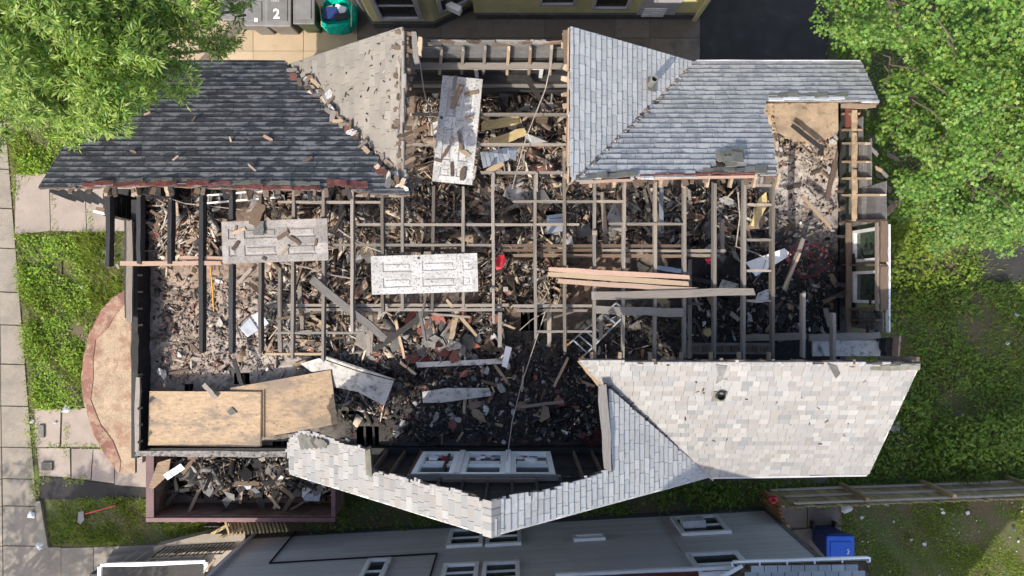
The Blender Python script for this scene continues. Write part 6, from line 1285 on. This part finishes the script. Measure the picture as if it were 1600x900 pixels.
def tree(name, base, lobes, kind, label, mat, size, dens, shell=.4, singles=0):
    root = empty(name, base, label, 'tree'); top = max(c[2] for c, r, k in lobes); th = top * .45
    m = MB(); b = Vector(base); m.tube([b, b + Vector((.1, 0, th * .5)), b + Vector((0, .1, th))], .24, 9, 0, .17); m.part('trunk', MT['bark'], root)
    m = MB(); limbs(m, b + Vector((0, .1, th)), [Vector(c) + Vector((0, 0, r * .3)) for c, r, k in lobes[-14:]], .09)
    for c, r, k in lobes:
        for _ in range(int(3 * r + 1)):
            t = Vector(c) + Vector((R.uniform(-1, 1) * r * .85, R.uniform(-1, 1) * r * .85, r * R.uniform(.1, .55))); m.tube([Vector(c) - Vector((0, 0, .1)), Vector(c).lerp(t, .5) + Vector((0, 0, .1)), t], .022, 5, 0, .008)
    m.part('limb', MT['bark'], root)
    p, d = lobes_points(sublobes(lobes, 6.5 if kind == 'maple' else 7, .24, .5, len(lobes)), dens, shell)
    if kind == 'maple': q_ = ~((p[:, 0] < 7.95) & (p[:, 1] < 4.6)); p = p[q_]; d = d[q_]      # the crown stops short of the house wall
    n = len(p)
    px = 800 + p[:, 0] * F / (CZ - p[:, 2])
    if kind == 'rosette':
        for s in range(3):
            q = np.arange(n) % 3 == s; v, f = rosette(10, s + 3); nn_ = int(q.sum())
            tx_ = np.arctan2(d[q][:, 1], d[q][:, 0]); til = np.arccos(np.clip(d[q][:, 2], -1, 1)) * .6
            Rm = rots(tx_, til, np.zeros(nn_)) @ rots(NR.uniform(0, 6.28, nn_), NR.normal(0, .2, nn_), NR.normal(0, .2, nn_))
            me = np_mesh('crown', v, f, p[q], Rm, size * NR.uniform(.7, 1.25, nn_), mat); link('crown', me, root, (0, 0, 0))['kind'] = 'stuff'
    else:
        v = []; NP = 10
        rad = [1, .42, .8, .4, .62, .3, .62, .4, .8, .42]
        for i in range(NP): t = 6.283 * i / NP; v.append((math.cos(t) * rad[i] * .62, math.sin(t) * rad[i] * .62, -.12 * rad[i] ** 2 + .05 * (i % 2)))
        f = [tuple(range(NP))]
        tx_ = np.arctan2(d[:, 1], d[:, 0]); til = np.arccos(np.clip(d[:, 2], -1, 1)) * .35
        Rm = rots(tx_, til, np.zeros(n)) @ rots(NR.uniform(0, 6.28, n), NR.normal(0, .4, n), NR.normal(0, .4, n)); S = size * NR.uniform(.65, 1.3, n)
        big = np.zeros(n, bool)
        if singles:
            vis = np.where((px < 1600) & (px > 0) & (d[:, 2] > .3))[0]; sc = S[vis] * F / (CZ - p[vis, 2]); big[vis[np.argsort(-sc)[:singles]]] = True
            lm = bpy.data.meshes.new('leaf'); lm.from_pydata(v, [], f); lm.materials.append(mat)
            for i in np.where(big)[0]: link('leaf', lm, root, p[i], Matrix(Rm[i].tolist()), (S[i],) * 3)
        me = np_mesh('crown', v, f, p[~big], Rm[~big], S[~big], mat); link('crown', me, root, (0, 0, 0))['kind'] = 'stuff'
    return root
def lob(a, up=0): return [(tuple(P(x, y, z + up)), r * (CZ - z - up) / (CZ - z), k) for x, y, z, r, k in a]
ash = lob([(40, 20, 6.6, 1.9, 1), (150, 15, 7.2, 1.8, 1), (250, 10, 6.8, 1.3, 1), (110, 90, 7.4, 1.5, 1), (190, 95, 7.0, 1.05, 1), (35, 110, 6.4, 1.2, 1), (170, 140, 6.4, .75, 1), (110, 150, 6.2, .8, 1), (20, 175, 5.2, .7, .8), (60, 160, 5.6, .7, .8), (330, 22, 5.6, .55, .4), (290, 45, 6.0, .5, .6), (215, 150, 6.2, .5, .8), (370, 65, 5.4, .3, .35), (345, 80, 5.5, .28, .35), (380, 20, 5.2, .35, .3), (130, 185, 5.8, .5, .8), (-60, 60, 6.5, 1.8, 1), (10, 60, 6.8, 1.4, 1), (225, 60, 7.2, .9, 1)], 2.4)
tree('leafy_tree', (-9.6, 5.2, 0), ash, 'rosette', 'large tree with narrow bright green leaves at the upper left corner', MT['ash_leaf'], .125, 800, .5)
mp = lob([(1450, 40, 6.2, 1.7, 1), (1560, 50, 6.8, 1.8, 1), (1400, 95, 5.6, .95, 1), (1425, 150, 5.8, .95, 1), (1500, 170, 6.4, 1.35, 1), (1590, 190, 6.2, 1.4, 1), (1440, 240, 5.0, .95, 1), (1525, 280, 5.4, 1.1, 1), (1600, 310, 5.0, 1.0, 1), (1345, 25, 5.0, .65, .9), (1480, 320, 4.2, .75, 1), (1565, 355, 4.0, .8, 1), (1400, 200, 4.6, .6, .9), (1405, 290, 3.6, .7, .8), (1310, 5, 4.4, .45, .7), (1690, 120, 6.5, 2, 1), (1365, 60, 5.3, .55, .9), (1500, 100, 6.8, 1.0, 1), (1445, 345, 3.2, .6, .8)])
fill = lob([(1400 + 46 * i + (j % 2) * 20, 15 + 52 * j, 4.3, .85, 1) for j in range(7) for i in range(5) if 1400 + 46 * i > 1340 + 14 * j] + [(1330, 40, 4.2, .5, .8), (1350, 85, 4.2, .5, .8), (1385, 215, 3.4, .55, 1), (1390, 260, 3.2, .55, 1), (1430, 320, 3.4, .6, 1), (1395, 160, 4.0, .6, 1), (1540, 370, 3.4, .6, 1), (1600, 370, 3.6, .7, 1)])
mp = fill + [((c[0], c[1], max(2.6, c[2] + R.uniform(-.8, .6))), r * .92, k) for c, r, k in mp]
tree('maple_tree', P(1530, 130, 0), mp, 'maple', 'broad maple tree filling the upper right corner', MT['maple_leaf'], .086, 1500, .5, 290)
# street tree outside the frame whose shade dapples the sidewalk
tree('street_tree', (-16.5, -11.5, 0), [((-16.6, -11.8, 6.4), 1.6, 1), ((-15.3, -12.6, 6.8), 1.4, 1), ((-17.6, -13.0, 6.6), 1.5, 1), ((-15.8, -10.9, 5.8), 1.0, .8), ((-14.4, -11.6, 6.0), .9, .7), ((-17.8, -10.8, 6.2), 1.1, .7)], 'rosette', 'street tree standing beyond the lower left corner', MT['ash_leaf'], .3, 60, .6)
# bushes
def bush(name, px, label, lobs, mat, dens, size):
    root = empty(name, P(*px, 0), label, 'bush'); p, d = lobes_points(lob(lobs), dens, .6); n = len(p); p[:, 2] = np.maximum(p[:, 2], .05)
    me = np_mesh('foliage', [(-.6, 0, 0), (0, -.36, .06), (.75, 0, -.05), (0, .36, .06)], [(0, 1, 2, 3)], p, leaf_frames(n, d, .5), size * NR.uniform(.6, 1.3, n), mat); link('foliage', me, root, (0, 0, 0))['kind'] = 'stuff'
    m = MB()
    for a in lobs: m.tube([P(px[0], px[1], 0), P(a[0], a[1], a[2])], .025, 5, 0, .01)
    m.part('stem', MT['bark'], root)
bush('bush', (1410, 350), 'yellow green shrub below the maple at the right wall', [(1400, 345, .9, .55, 1), (1425, 372, .7, .5, 1), (1395, 375, .6, .45, 1), (1460, 385, .6, .5, .8), (1415, 325, 1.0, .4, 1)], MT['bush'], 800, .1)
bush('bush', (1530, 690), 'broad dark green shrub above the long fence at the right edge', [(1500, 690, .6, .7, 1), (1550, 680, .7, .8, 1), (1590, 700, .6, .6, 1), (1470, 715, .4, .45, 1), (1590, 660, .6, .5, 1), (1530, 725, .4, .5, 1)], MT['vine'], 800, .1)
bush('bush', (1400, 690), 'low green shrub between the pale roof rake and the fence', [(1400, 690, .3, .6, 1), (1430, 640, .3, .5, 1), (1380, 720, .3, .5, 1), (1440, 715, .3, .5, 1)], MT['vine'], 600, .09)
bush('bush', (1420, 410), 'low bright bush beside the double window wall', [(1420, 420, .3, .6, 1), (1450, 440, .2, .6, .8), (1410, 470, .2, .5, .8), (1500, 430, .2, .5, .7)], MT['bush'], 420, .085)
bush('bush', (1075, 765), 'dark leafy plants in the alley under the pale roof eave', [(1040, 770, .2, .4, 1), (1080, 768, .3, .4, 1), (1120, 770, .2, .4, 1)], MT['vine'], 900, .09)
bush('bush', (96, 395), 'leafy dark green clump in the bright front grass', [(90, 398, .15, .35, 1), (60, 430, .1, .3, .8), (95, 500, .1, .3, .8)], MT['lush'], 900, .07)

# ---- things that would still share a description are told apart by their order from the left
bpy.context.view_layer.update()
same = {}
for o in list(scn.objects):
    if o.parent is None and o.get('category') and o.get('label') and o.get('kind') != 'stuff': same.setdefault(o['label'], []).append(o)
ORD = ['leftmost', 'second from left', 'third from left', 'fourth from left', 'fifth from left', 'sixth from left', 'seventh from left', 'eighth from left']
def ox(o):
    if o.type == 'MESH': return pxof(o.matrix_world @ (sum((Vector(c) for c in o.bound_box), Vector()) / 8))[0]
    return pxof(o.location)[0]
for t, L_ in same.items():
    if 1 < len(L_) <= 8:
        L_.sort(key=ox)
        for i, o in enumerate(L_):
            q = ('rightmost' if i == len(L_) - 1 else ORD[i]) + ' ' + t
            if len(q.split()) > 16: q = q.replace(' the ', ' ')
            if len(q.split()) > 16: q = q.replace(' lying', '')
            o['label'] = q
